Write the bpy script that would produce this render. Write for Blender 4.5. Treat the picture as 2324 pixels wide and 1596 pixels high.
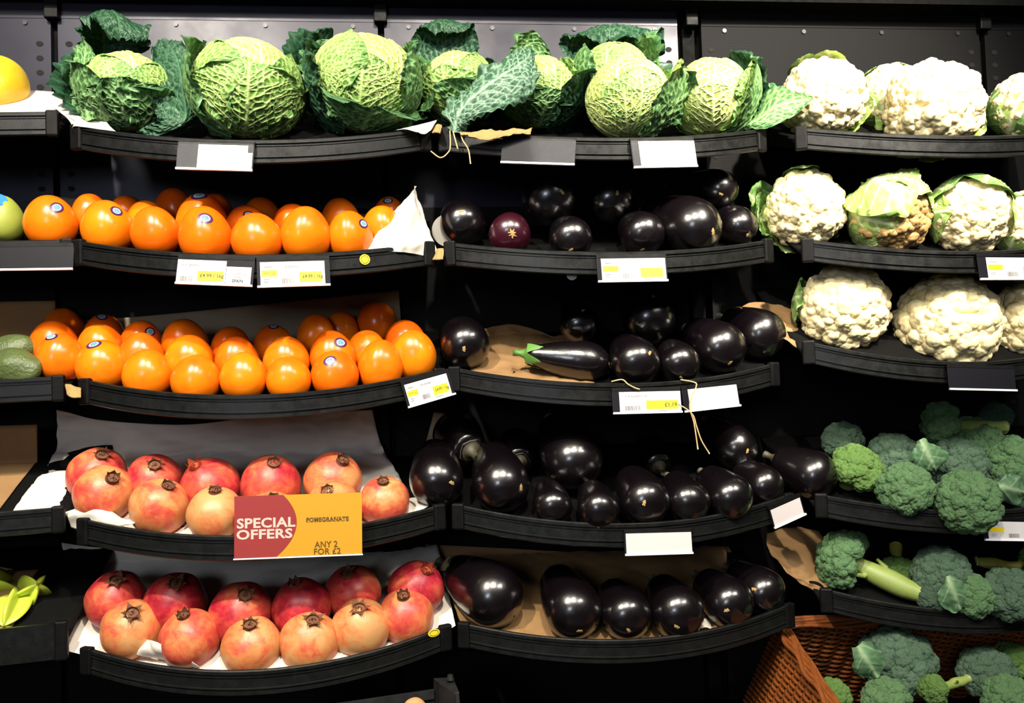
import bpy, math, random
import numpy as np
from mathutils import Vector, Matrix

for o in list(bpy.data.objects):
    bpy.data.objects.remove(o, do_unlink=True)
SC = bpy.context.scene
COL = SC.collection
RNG = np.random.RandomState

# ------------------------------------------------------------------ camera
F = 1900.0                                   # focal length in pixels of a 2324 x 1596 frame
CAM = np.array([0.0, 0.0, 1.45])
def cam_axes(yaw, pitch, roll):
    cy, sy, cp, sp = math.cos(yaw), math.sin(yaw), math.cos(pitch), math.sin(pitch)
    f = np.array([sy*cp, cy*cp, sp]); r = np.array([cy, -sy, 0.0]); u = np.cross(r, f)
    c, s = math.cos(roll), math.sin(roll)
    return c*r + s*u, -s*r + c*u, f
AX, AY, AZ = cam_axes(math.radians(6.2422), math.radians(1.8839), math.radians(-1.9525))
cd = bpy.data.cameras.new('camera'); cam = bpy.data.objects.new('camera', cd); COL.objects.link(cam)
cd.sensor_width = 36.0; cd.lens = F/2324*36.0; cd.clip_start = 0.01
cam.matrix_world = Matrix(((AX[0], AY[0], -AZ[0], CAM[0]), (AX[1], AY[1], -AZ[1], CAM[1]), (AX[2], AY[2], -AZ[2], CAM[2]), (0, 0, 0, 1)))
SC.camera = cam

# ------------------------------------------------------------------ world, lamps, exposure
SC.view_settings.view_transform = 'Standard'; SC.view_settings.look = 'None'
SC.view_settings.gamma = 1.0; SC.view_settings.use_curve_mapping = False
SC.view_settings.exposure = 0.0
w = bpy.data.worlds.new('shop_air'); SC.world = w; w.use_nodes = True
w.node_tree.nodes['Background'].inputs[0].default_value = (1.0, 0.95, 0.88, 1)
w.node_tree.nodes['Background'].inputs[1].default_value = 0.035
def aim(o, p, t):
    o.location = p
    o.rotation_euler = (Vector(t)-Vector(p)).to_track_quat('-Z', 'Y').to_euler()
def spot(p, t, power, ang, blend, rad, colr):
    l = bpy.data.lights.new('track_spot', 'SPOT'); l.energy = power; l.spot_size = math.radians(ang); l.spot_blend = blend
    l.shadow_soft_size = rad; l.color = colr
    o = bpy.data.objects.new('track_spot', l); COL.objects.link(o); aim(o, p, t)
def area(p, t, power, sx, sy, colr, nm):
    l = bpy.data.lights.new(nm, 'AREA'); l.shape = 'RECTANGLE'; l.size = sx; l.size_y = sy; l.energy = power; l.color = colr
    o = bpy.data.objects.new(nm, l); COL.objects.link(o); aim(o, p, t)
WARM = (1.0, 0.90, 0.74)
spot((-0.70, 0.05, 2.85), (-0.40, 1.4, 1.42), 245, 66, 0.6, 0.035, WARM)      # ceiling track in front of the shelves
spot((0.15, 0.00, 2.85), (0.08, 1.4, 1.50), 165, 64, 0.7, 0.035, WARM)
spot((1.00, 0.10, 2.85), (0.74, 1.4, 1.93), 540, 40, 0.9, 0.035, WARM)
spot((1.30, -0.30, 2.85), (0.72, 1.4, 1.25), 60, 50, 0.8, 0.05, (1.0, 0.95, 0.86))  # extra spot, added to brighten and warm the broccoli
for lx in (-1.0, 0.15, 1.3):
    area((lx, -0.55, 2.95), (lx*0.6+0.1, 1.4, 1.4), 22, 0.9, 0.5, (1.0, 0.95, 0.86), 'ceiling_panel')
area((-1.3, -2.6, 2.1), (-0.2, 1.4, 1.5), 24, 0.8, 0.8, (0.78, 0.86, 1.0), 'shop_window')

# ------------------------------------------------------------------ helpers
def at(px, py, y):
    d = AX*((px-1162)/F) + AY*((798-py)/F) + AZ
    return CAM + d*(y/d[1])
def ray(px, py):
    return AX*((px-1162)/F) + AY*((798-py)/F) + AZ
def link(o, parent=None):
    COL.objects.link(o)
    if parent is not None: o.parent = parent
    return o
def quickmesh(name, V, Fq):
    """fast mesh from arrays: V (n,3), Fq list of faces or (m,4)/(m,3) int array"""
    me = bpy.data.meshes.new(name)
    V = np.asarray(V, dtype=np.float32)
    if isinstance(Fq, np.ndarray):
        k = Fq.shape[1]; m = len(Fq)
        me.vertices.add(len(V)); me.vertices.foreach_set('co', V.ravel())
        me.loops.add(m*k); me.loops.foreach_set('vertex_index', Fq.astype(np.int32).ravel())
        me.polygons.add(m); me.polygons.foreach_set('loop_start', np.arange(0, m*k, k, dtype=np.int32))
        try: me.polygons.foreach_set('loop_total', np.full(m, k, dtype=np.int32))
        except Exception: pass
        me.update(calc_edges=True); me.validate()
    else:
        me.from_pydata(V.tolist(), [], [list(f) for f in Fq]); me.update()
    return me
def smooth(me, on=True):
    me.polygons.foreach_set('use_smooth', np.full(len(me.polygons), on)); return me
def mobj(name, me, mat=None, parent=None, loc=None, M=None):
    o = bpy.data.objects.new(name, me); link(o, parent)
    if mat is not None and len(me.materials) == 0: me.materials.append(mat)
    if M is not None: o.matrix_local = M
    if loc is not None: o.location = Vector(loc)
    return o
def tag(o, label, cat, group=None, kind=None):
    o['label'] = label; o['category'] = cat
    if group: o['group'] = group
    if kind: o['kind'] = kind
    return o
def thing(name, label, cat, M=None, group=None):
    o = bpy.data.objects.new(name, None); link(o); o.empty_display_size = 0.02
    if M is not None: o.matrix_world = M
    return tag(o, label, cat, group)
def struct(o):
    o['kind'] = 'structure'; return o
def mat4(xa, ya, za, p):
    return Matrix(((xa[0], ya[0], za[0], p[0]), (xa[1], ya[1], za[1], p[1]), (xa[2], ya[2], za[2], p[2]), (0, 0, 0, 1)))
def unit(v):
    v = np.asarray(v, float); return v/np.linalg.norm(v)
def frame_from_z(za, hint=(0.0, -1.0, 0.02)):
    za = unit(za); h = np.asarray(hint, float)
    if abs(np.dot(za, unit(h))) > 0.97: h = np.array([0.0, 0.0, 1.0])
    xa = unit(np.cross(h, za)); ya = np.cross(za, xa); return xa, ya, za
def grid_faces(nu, nv, cu=False, cv=False):
    iu = np.arange(nu if cu else nu-1); iv = np.arange(nv if cv else nv-1)
    a, b = np.meshgrid(iu, iv, indexing='ij'); a2 = (a+1) % nu; b2 = (b+1) % nv
    return np.stack([a*nv+b, a2*nv+b, a2*nv+b2, a*nv+b2], -1).reshape(-1, 4)
def box(c, s, rot=None):
    c = np.asarray(c, float); s = np.asarray(s, float)/2
    V = np.array([[x, y, z] for x in (-1, 1) for y in (-1, 1) for z in (-1, 1)], float)*s
    if rot is not None: V = V @ np.asarray(rot).T
    Fc = [(0, 1, 3, 2), (4, 6, 7, 5), (0, 4, 5, 1), (2, 3, 7, 6), (0, 2, 6, 4), (1, 5, 7, 3)]
    return V+c, Fc
def bevel_box(name, s, bev, mat, parent=None, M=None, loc=None):
    V, Fc = box((0, 0, 0), s); me = quickmesh(name, V, Fc); o = mobj(name, me, mat, parent, loc, M)
    b = o.modifiers.new('bevel', 'BEVEL'); b.width = bev; b.segments = 2; return o
class MB:
    def __init__(s): s.V = []; s.F = []; s.n = 0
    def add(s, V, Fc):
        V = np.asarray(V, float); s.V.append(V); s.F += [tuple(int(i)+s.n for i in f) for f in Fc]; s.n += len(V); return s
    def box(s, c, d, rot=None): return s.add(*box(c, d, rot))
    def mesh(s, name): return quickmesh(name, np.concatenate(s.V), s.F)
def tube(P, r, n=8, cap=True):
    """tube along points P; r scalar or per-point"""
    P = np.asarray(P, float); m = len(P); r = np.broadcast_to(np.asarray(r, float), (m,))
    T = np.gradient(P, axis=0); T /= np.linalg.norm(T, axis=1)[:, None]+1e-12
    ref = np.array([0.31, 0.17, 0.93]); N = np.cross(T, ref); N /= np.linalg.norm(N, axis=1)[:, None]+1e-12; B = np.cross(T, N)
    a = np.linspace(0, 2*np.pi, n, endpoint=False)
    V = (P[:, None, :] + r[:, None, None]*(np.cos(a)[None, :, None]*N[:, None, :] + np.sin(a)[None, :, None]*B[:, None, :])).reshape(-1, 3)
    Fc = [tuple(f) for f in grid_faces(m, n, False, True)]
    if cap: Fc += [tuple(range(n))[::-1], tuple(range((m-1)*n, m*n))]
    return V, Fc
def catmull(P, n):
    P = np.asarray(P, float); m = len(P)
    if m == 2: 
        t = np.linspace(0, 1, n).reshape((-1,)+(1,)*(P.ndim-1)); return P[0]*(1-t)+P[1]*t
    Q = np.concatenate([[2*P[0]-P[1]], P, [2*P[-1]-P[-2]]]); t = np.linspace(0, m-1-1e-9, n); i = t.astype(int); f = (t-i)[:, None]
    f = f.reshape((-1,)+(1,)*(P.ndim-1))
    p0, p1, p2, p3 = Q[i], Q[i+1], Q[i+2], Q[i+3]
    return 0.5*((2*p1)+(-p0+p2)*f+(2*p0-5*p1+4*p2-p3)*f**2+(-p0+3*p1-3*p2+p3)*f**3)
def surf(C, nu, nv):
    """smooth surface through a grid of control points C[i][j] -> (nu,nv,3)"""
    C = np.asarray(C, float); A = catmull(C, nu); return np.transpose(catmull(np.transpose(A, (1, 0, 2)), nv), (1, 0, 2))
def snoise(seed, scale, k=10):
    """smooth random field of 2 or 3 coordinates made of sines"""
    r = RNG(seed); W = r.normal(size=(k, 3))*2*np.pi/scale*0.6; ph = r.uniform(0, 6.28, k)
    def f(*c):
        s = 0
        for j in range(k):
            a = ph[j]
            for q, x in enumerate(c): a = a + W[j, q]*x
            s = s + np.sin(a)
        return s/math.sqrt(k)*1.0
    return f

# ------------------------------------------------------------------ materials
def lin(h):
    h = h.lstrip('#'); c = [int(h[i:i+2], 16)/255 for i in (0, 2, 4)]
    return tuple(x/12.92 if x <= 0.04045 else ((x+0.055)/1.055)**2.4 for x in c)+(1.0,)
class NT:
    def __init__(s, name):
        s.m = bpy.data.materials.new(name); s.m.use_nodes = True; s.t = s.m.node_tree; s.b = s.t.nodes['Principled BSDF']
    def n(s, typ, **k):
        x = s.t.nodes.new(typ)
        for a, v in k.items(): setattr(x, a, v)
        return x
    def l(s, a, b): s.t.links.new(a, b)
    def ramp(s, fac, stops, interp='LINEAR'):
        r = s.n('ShaderNodeValToRGB'); r.color_ramp.interpolation = interp; e = r.color_ramp.elements
        while len(e) < len(stops): e.new(0.5)
        for i, (p, c) in enumerate(stops): e[i].position = p; e[i].color = c
        s.l(fac, r.inputs[0]); return r.outputs[0]
    def mix(s, fac, a, b, blend='MIX'):
        m = s.n('ShaderNodeMix', data_type='RGBA', blend_type=blend)
        for v, i in ((fac, 0), (a, 6), (b, 7)):
            if hasattr(v, 'links'): s.l(v, m.inputs[i])
            else: m.inputs[i].default_value = v
        return m.outputs[2]
    def math(s, op, a, b=0.0):
        m = s.n('ShaderNodeMath', operation=op)
        for v, i in ((a, 0), (b, 1)):
            if hasattr(v, 'links'): s.l(v, m.inputs[i])
            else: m.inputs[i].default_value = v
        return m.outputs[0]
    def noise(s, scale, detail=3, rough=0.5, vec=None, dist=0.0):
        x = s.n('ShaderNodeTexNoise'); x.inputs['Scale'].default_value = scale; x.inputs['Detail'].default_value = detail
        x.inputs['Roughness'].default_value = rough; x.inputs['Distortion'].default_value = dist
        if vec is not None: s.l(vec, x.inputs['Vector'])
        return x.outputs['Fac']
    def vec(s, jitter=True):
        """object coordinates, shifted per object so that copies differ"""
        tc = s.n('ShaderNodeTexCoord')
        if not jitter: return tc.outputs['Object']
        oi = s.n('ShaderNodeObjectInfo'); mu = s.math('MULTIPLY', oi.outputs['Random'], 37.0)
        a = s.n('ShaderNodeVectorMath', operation='ADD'); s.l(tc.outputs['Object'], a.inputs[0]); s.l(mu, a.inputs[1]); return a.outputs[0]
    def bump(s, h, dist, strength=1.0):
        b = s.n('ShaderNodeBump'); b.inputs['Distance'].default_value = dist; b.inputs['Strength'].default_value = strength
        s.l(h, b.inputs['Height']); s.l(b.outputs[0], s.b.inputs['Normal'])
    def set(s, **k):
        names = dict(base='Base Color', rough='Roughness', metal='Metallic', spec='Specular IOR Level', sss='Subsurface Weight', coat='Coat Weight', coatr='Coat Roughness', trans='Transmission Weight', alpha='Alpha', ior='IOR')
        for a, v in k.items():
            i = s.b.inputs[names[a]]
            if hasattr(v, 'links'): s.l(v, i)
            else: i.default_value = v
        return s
def plain(name, c, rough=0.5, **k): return NT(name).set(base=lin(c), rough=rough, **k).m

def black_plastic(name, c1, c2, rough, spec=0.3):
    m = NT(name); v = m.vec(); nz = m.noise(60, 4, 0.6, v)
    m.set(base=m.mix(nz, lin(c1), lin(c2)), rough=m.ramp(nz, [(0.3, (rough-.08,)*3+(1,)), (0.7, (rough+.1,)*3+(1,))]), spec=spec)
    m.bump(m.noise(700, 2, 0.5, v), 0.0002, 0.5); return m.m
M_LIP = black_plastic('lip_black', '#0c0d0d', '#121313', 0.38, 0.28)
M_CAP = black_plastic('cap_black', '#050506', '#09090a', 0.55, 0.15)
M_DECK = black_plastic('deck_black', '#030303', '#060606', 0.8, 0.12)
M_CRATE = black_plastic('crate_black', '#141516', '#222325', 0.45)
def panel_mat():
    m = NT('grey_steel_panel'); v = m.vec(); nz = m.noise(5, 5, 0.6, v); m.set(base=m.mix(nz, lin('#1a1a26'), lin('#232332')), metal=0.1, spec=0.22)
    m.set(rough=m.ramp(m.noise(9, 4, 0.6, v), [(0.3, (.30, .30, .30, 1)), (0.75, (.46, .46, .46, 1))])); m.bump(m.noise(900, 2, 0.5, v), 0.0001, 0.35); return m.m
M_PANEL = panel_mat()
def perforated():
    m = NT('black_perforated_panel'); v = m.vec(False); sx = m.n('ShaderNodeSeparateXYZ'); m.l(v, sx.inputs[0])
    def cell(a): return m.math('SUBTRACT', m.math('FRACT', m.math('MULTIPLY', a, 190.0)), 0.5)
    fx, fz = cell(sx.outputs[0]), cell(sx.outputs[2])
    d = m.math('ADD', m.math('MULTIPLY', fx, fx), m.math('MULTIPLY', fz, fz))
    m.set(base=m.mix(m.math('LESS_THAN', d, 0.08), lin('#08080a'), lin('#020202')), rough=0.7, spec=0.15); return m.m
M_PANELB = perforated()
M_HOLE = plain('slot_black', '#020202', 0.9)
M_SCREW = plain('screw_steel', '#16161a', 0.4, metal=0.2)
M_FLOOR = plain('floor_tile', '#4b4743', 0.5)

def persimmon_mat():
    m = NT('persimmon_skin'); v = m.vec(); oi = m.n('ShaderNodeObjectInfo')
    a = m.mix(oi.outputs['Random'], (0.80, 0.13, 0.003, 1), (0.84, 0.215, 0.004, 1))
    tc = m.n('ShaderNodeTexCoord'); sx = m.n('ShaderNodeSeparateXYZ'); m.l(tc.outputs['Object'], sx.inputs[0])
    top = m.math('MULTIPLY', sx.outputs[2], 0.55)
    nz = m.noise(1.12, 4, 0.55, v)
    f = m.math('ADD', m.math('MULTIPLY', nz, 0.9), m.math('MULTIPLY', top, 0.35))
    c = m.mix(m.ramp(f, [(0.42, (0, 0, 0, 1)), (0.95, (1, 1, 1, 1))]), a, (0.66, 0.075, 0.004, 1))
    fl = m.ramp(m.noise(9.2, 3, 0.7, v), [(0.70, (0, 0, 0, 1)), (0.80, (1, 1, 1, 1))])
    c = m.mix(m.math('MULTIPLY', fl, 0.35), c, (0.30, 0.07, 0.01, 1))
    m.set(base=c, rough=0.24, spec=0.45, sss=0.06); m.b.inputs['Subsurface Radius'].default_value = (0.010, 0.004, 0.001); m.b.inputs['Subsurface Scale'].default_value = 1.0
    m.bump(m.noise(3.6, 2, 0.5, v), 0.0004, 0.35); return m.m
M_PERS = persimmon_mat()
M_TIP = plain('dry_tip', '#1c0f08', 0.8)
def sticker_mat():
    m = NT('fruit_sticker'); uv = m.n('ShaderNodeUVMap'); vm = m.n('ShaderNodeVectorMath', operation='DISTANCE'); m.l(uv.outputs[0], vm.inputs[0]); vm.inputs[1].default_value = (0.5, 0.5, 0)
    d = vm.outputs['Value']
    ring = m.ramp(d, [(0.0, lin('#7fc9c4')), (0.27, lin('#efe9f2')), (0.31, lin('#4a1f55')), (0.46, lin('#2b1240'))], 'CONSTANT')
    w_ = m.n('ShaderNodeTexWave'); w_.inputs['Scale'].default_value = 3.2; w_.inputs['Distortion'].default_value = 3.0; m.l(uv.outputs[0], w_.inputs['Vector'])
    s = m.math('MULTIPLY', m.math('GREATER_THAN', w_.outputs['Fac'], 0.62), m.math('LESS_THAN', d, 0.24))
    m.set(base=m.mix(s, ring, lin('#23405c')), rough=0.35); return m.m
M_STICK = sticker_mat()

def pom_mat():
    m = NT('pomegranate_skin'); v = m.vec(); oi = m.n('ShaderNodeObjectInfo'); sc = m.n('ShaderNodeSeparateColor'); m.l(oi.outputs['Color'], sc.inputs[0])
    n1 = m.noise(1.1, 4, 0.62, v, 0.5); n2 = m.noise(3.2, 5, 0.7, v, 0.3)
    f = m.math('ADD', m.math('ADD', m.math('SUBTRACT', m.math('MULTIPLY', sc.outputs[0], 4.0), 2.0), m.math('MULTIPLY', m.math('SUBTRACT', n1, 0.5), 3.4)), m.math('MULTIPLY', m.math('SUBTRACT', n2, 0.5), 1.3))
    f = m.math('ADD', m.math('MULTIPLY', f, 0.5), 0.5)
    c = m.ramp(f, [(0.05, (0.52, 0.26, 0.10, 1)), (0.30, (0.55, 0.18, 0.06, 1)), (0.52, (0.52, 0.085, 0.045, 1)), (0.85, (0.38, 0.018, 0.030, 1)), (1.0, (0.26, 0.010, 0.022, 1))])
    fl = m.ramp(m.noise(7.5, 5, 0.75, v), [(0.60, (0, 0, 0, 1)), (0.74, (1, 1, 1, 1))])
    tc = m.n('ShaderNodeTexCoord'); sx = m.n('ShaderNodeSeparateXYZ'); m.l(tc.outputs['Object'], sx.inputs[0])
    patch = m.ramp(m.noise(1, 3, 0.5, v), [(0.45, (0.12, 0.12, 0.12, 1)), (0.65, (1, 1, 1, 1))])
    c = m.mix(m.math('MULTIPLY', fl, m.math('MULTIPLY', patch, 0.75)), c, (0.22, 0.07, 0.025, 1))
    m.set(base=c, rough=0.40, spec=0.4, sss=0.0); m.b.inputs['Subsurface Radius'].default_value = (0.006, 0.002, 0.001)
    m.bump(m.noise(5.5, 4, 0.6, v), 0.0007, 0.5); return m.m
M_POM = pom_mat()
def crown_mat():
    m = NT('pomegranate_crown'); v = m.vec(); m.set(base=m.mix(m.noise(6, 3, 0.6, v), lin('#7a4a2c'), lin('#3b2416')), rough=0.8); return m.m
M_CROWN = crown_mat()
M_CROWNR = plain('pomegranate_crown_red', '#a4482c', 0.6)

def aub_mat(name, c1, c2):
    m = NT(name); v = m.vec(); nz = m.noise(1.1, 4, 0.6, v); m.set(base=m.mix(nz, lin(c1), lin(c2)), rough=0.27, spec=0.8, coat=0.6, coatr=0.13)
    h = m.math('ADD', m.noise(1.3, 3, 0.5, v), m.math('MULTIPLY', m.noise(8, 3, 0.5, v), 0.12)); m.bump(h, 0.0022, 0.45); return m.m
M_AUB = aub_mat('aubergine_black', '#040204', '#0a0508')
M_AUBP = aub_mat('aubergine_purple', '#24060f', '#380a1c')
M_SCAR = NT('aubergine_scar'); M_SCAR.set(base=M_SCAR.mix(M_SCAR.noise(300, 3, 0.6, M_SCAR.vec()), lin('#b89a5c'), lin('#6e5230')), rough=0.8); M_SCAR = M_SCAR.m
def greenish(name, c1, c2, scale=40, rough=0.5):
    m = NT(name); v = m.vec(); m.set(base=m.mix(m.noise(scale, 4, 0.6, v), lin(c1), lin(c2)), rough=rough); m.bump(m.noise(scale*5, 3, 0.5, v), 0.0005, 0.4); return m.m
M_CALYX = greenish('aubergine_calyx', '#5d8a3c', '#3f6a2a')
M_CALYX_SHADE = greenish('aubergine_calyx_shaded', '#4a4634', '#2e2a20')  # green calyx darkened to brown: shade at the stalk ends put into the colour

def leaf_mat(name, cell, vein, edge, rough=0.42):
    m = NT(name); a = m.n('ShaderNodeAttribute', attribute_name='vein'); b = m.n('ShaderNodeAttribute', attribute_name='edge'); v = m.vec(False)
    nz = m.noise(35, 4, 0.6, v)
    c = m.mix(b.outputs['Fac'], m.mix(nz, lin(cell[0]), lin(cell[1])), lin(edge))
    c = m.mix(a.outputs['Fac'], c, lin(vein))
    m.set(base=c, rough=rough, spec=0.28, sss=0.0); m.bump(m.noise(420, 3, 0.6, v), 0.0006, 0.35)
    tr = m.n('ShaderNodeBsdfTranslucent'); m.l(c, tr.inputs[0]); mx = m.n('ShaderNodeMixShader'); mx.inputs[0].default_value = 0.10
    m.l(m.b.outputs[0], mx.inputs[1]); m.l(tr.outputs[0], mx.inputs[2]); m.l(mx.outputs[0], m.t.nodes['Material Output'].inputs[0]); return m.m
M_LP = leaf_mat('savoy_pale', ('#84a338', '#96b047'), '#d3dd98', '#739c42')
M_LM = leaf_mat('savoy_mid', ('#47772a', '#588a33'), '#b3ca7e', '#42783a')
M_LG = leaf_mat('savoy_green', ('#2a5a28', '#386a32'), '#86a870', '#275432')
M_LD = leaf_mat('savoy_dark', ('#153423', '#1d3f2b'), '#456a4e', '#1a3a28')
M_LV = leaf_mat('savoy_dark_veined', ('#1f4430', '#294f3a'), '#86a58c', '#21452f')
M_CL = leaf_mat('cauliflower_leaf', ('#8fae55', '#a3bf68'), '#e6ecc0', '#7fa34a')
M_CLD = leaf_mat('cauliflower_leaf_dark', ('#5f8a44', '#75994f'), '#cfdca6', '#4f7a3c')
M_BL = leaf_mat('broccoli_leaf', ('#466848', '#547656'), '#839d78', '#45664a')
def cauli_mat():
    m = NT('cauliflower_curd'); v = m.vec(); nz = m.noise(0.75, 4, 0.6, v)
    m.set(base=m.mix(nz, lin('#eadfb4'), lin('#d8c48e')), rough=0.65, sss=0.08); m.b.inputs['Subsurface Radius'].default_value = (0.006, 0.004, 0.002)
    m.bump(m.noise(10.8333, 3, 0.6, v), 0.0008, 0.6); return m.m
M_CURD = cauli_mat()
M_CURDB = greenish('browned_curd', '#bd9a62', '#96713f', 1.5, 0.7)
def broc_mat(name, c1, c2, c3):
    m = NT(name); v = m.vec(); vo = m.n('ShaderNodeTexVoronoi'); vo.inputs['Scale'].default_value = 13; m.l(v, vo.inputs['Vector'])
    c = m.mix(m.noise(0.8, 4, 0.6, v), lin(c1), lin(c2)); c = m.mix(m.ramp(vo.outputs['Distance'], [(0.0, (0.55, 0.55, 0.55, 1)), (0.5, (0, 0, 0, 1))]), c, lin(c3))
    m.set(base=c, rough=0.75); m.bump(vo.outputs['Distance'], -0.0016, 0.9); return m.m
M_BR = broc_mat('broccoli_green', '#426340', '#557a4c', '#7c9d68')
M_BRD = broc_mat('broccoli_blue', '#39523f', '#455f4a', '#5f7a60')
M_BRL = broc_mat('broccoli_light', '#476a2e', '#587a36', '#7d9d4c')
M_STALK = greenish('broccoli_stalk', '#74873f', '#8a9a52', 90)
M_STALKY = greenish('broccoli_stalk_yellow', '#9a9636', '#8d8c34', 50)
M_CUT = greenish('stalk_cut', '#d9dca4', '#c4c488', 120, 0.7)
def paper_mat(name, c1, c2, tl=0.15):
    m = NT(name); v = m.vec(); m.set(base=m.mix(m.noise(30, 5, 0.6, v), lin(c1), lin(c2)), rough=0.8); m.bump(m.noise(45, 4, 0.6, v), 0.002, 0.4)
    tr = m.n('ShaderNodeBsdfTranslucent'); tr.inputs[0].default_value = lin(c1); mx = m.n('ShaderNodeMixShader'); mx.inputs[0].default_value = tl
    m.l(m.b.outputs[0], mx.inputs[1]); m.l(tr.outputs[0], mx.inputs[2]); m.l(mx.outputs[0], m.t.nodes['Material Output'].inputs[0]); return m.m
M_PAPER = paper_mat('white_tissue', '#e4ded4', '#d8d0c4')
M_KRAFT = paper_mat('kraft_paper', '#8f6f46', '#7c5c38', 0.03)
M_GREYB = paper_mat('grey_board', '#95866f', '#877860', 0.03)
def hessian():
    m = NT('hessian'); v = m.vec(); w1 = m.n('ShaderNodeTexWave'); w1.inputs['Scale'].default_value = 170; m.l(v, w1.inputs['Vector']); w1.inputs['Distortion'].default_value = 1.5
    m.set(base=m.mix(w1.outputs['Fac'], lin('#c9a66b'), lin('#8f6c3c')), rough=0.9); m.bump(w1.outputs['Fac'], 0.0012, 0.8); return m.m
M_HESS = hessian()
M_TWINE = greenish('twine', '#cdb483', '#a98f5f', 300, 0.9)
M_CARD = plain('white_card', '#cfcdce', 0.5)
M_CARDG = plain('grey_card', '#c6bfbf', 0.5)
M_YEL = plain('price_yellow', '#f2d21c', 0.5)
M_INK = plain('black_ink', '#2a2826', 0.6)
M_INKG = plain('grey_ink', '#6a6866', 0.6)
M_HOLD = plain('holder_dark', '#121219', 0.5, spec=0.15)
M_EDGE = plain('holder_edge', '#e4e4ea', 0.3)
def clear(name, tint=(1, 1, 1, 1)):
    m = NT(name); g = m.n('ShaderNodeBsdfGlossy'); g.inputs['Roughness'].default_value = 0.08; t = m.n('ShaderNodeBsdfTransparent'); t.inputs[0].default_value = (0.97, 0.97, 0.97, 1)
    mx = m.n('ShaderNodeMixShader'); mx.inputs[0].default_value = 0.006; m.l(t.outputs[0], mx.inputs[1]); m.l(g.outputs[0], mx.inputs[2])
    m.l(mx.outputs[0], m.t.nodes['Material Output'].inputs[0]); return m.m
M_CLEAR = clear('clear_plastic')
M_RED = plain('sign_red', '#8a2c2b', 0.45)
M_SYEL = plain('sign_yellow', '#bd8b1c', 0.45)
M_SWHITE = plain('sign_lettering', '#ccb0a5', 0.5)
M_SBROWN = plain('sign_brown_ink', '#5a3d0c', 0.6)
def wicker():
    m = NT('wicker'); v = m.vec(); m.set(base=m.mix(m.noise(70, 4, 0.6, v), lin('#8f4f20'), lin('#4c250d')), rough=0.45); m.bump(m.noise(300, 3, 0.6, v), 0.0006, 0.5); return m.m
M_WICK = wicker()
def melon_mat():
    m = NT('yellow_fruit_skin'); v = m.vec(); c = m.mix(m.ramp(m.noise(18, 4, 0.6, v), [(0.4, (0, 0, 0, 1)), (0.7, (1, 1, 1, 1))]), lin('#e0a81c'), lin('#c9b52c')); fl = m.ramp(m.noise(120, 4, 0.7, v), [(0.6, (0, 0, 0, 1)), (0.75, (1, 1, 1, 1))])
    m.set(base=m.mix(m.math('MULTIPLY', fl, 0.4), c, lin('#7d8a2c')), rough=0.4); m.bump(m.noise(260, 3, 0.5, v), 0.0008, 0.5); return m.m
M_MELON = melon_mat()
M_MANGO = greenish('mango_skin', '#a5a443', '#6f8a34', 22, 0.45)
def avo_mat():
    m = NT('avocado_skin'); v = m.vec(); m.set(base=m.mix(m.noise(60, 5, 0.7, v), lin('#333d22'), lin('#5c6b3c')), rough=0.4); m.bump(m.noise(150, 4, 0.6, v), 0.0025, 0.9); return m.m
M_AVO = avo_mat()
M_STAR = greenish('starfruit_skin', '#a8bf38', '#c4cf4c', 30, 0.35)
M_STARD = greenish('starfruit_ridge_brown', '#6b5a22', '#8a7a2c', 60, 0.6)
M_MUSH = greenish('brown_cap', '#b98e62', '#a37648', 40, 0.7)
M_BLUE = plain('blue_sticker', '#2a78c8', 0.4)
M_YSTICK = plain('yellow_sticker', '#d8c026', 0.45)

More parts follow.
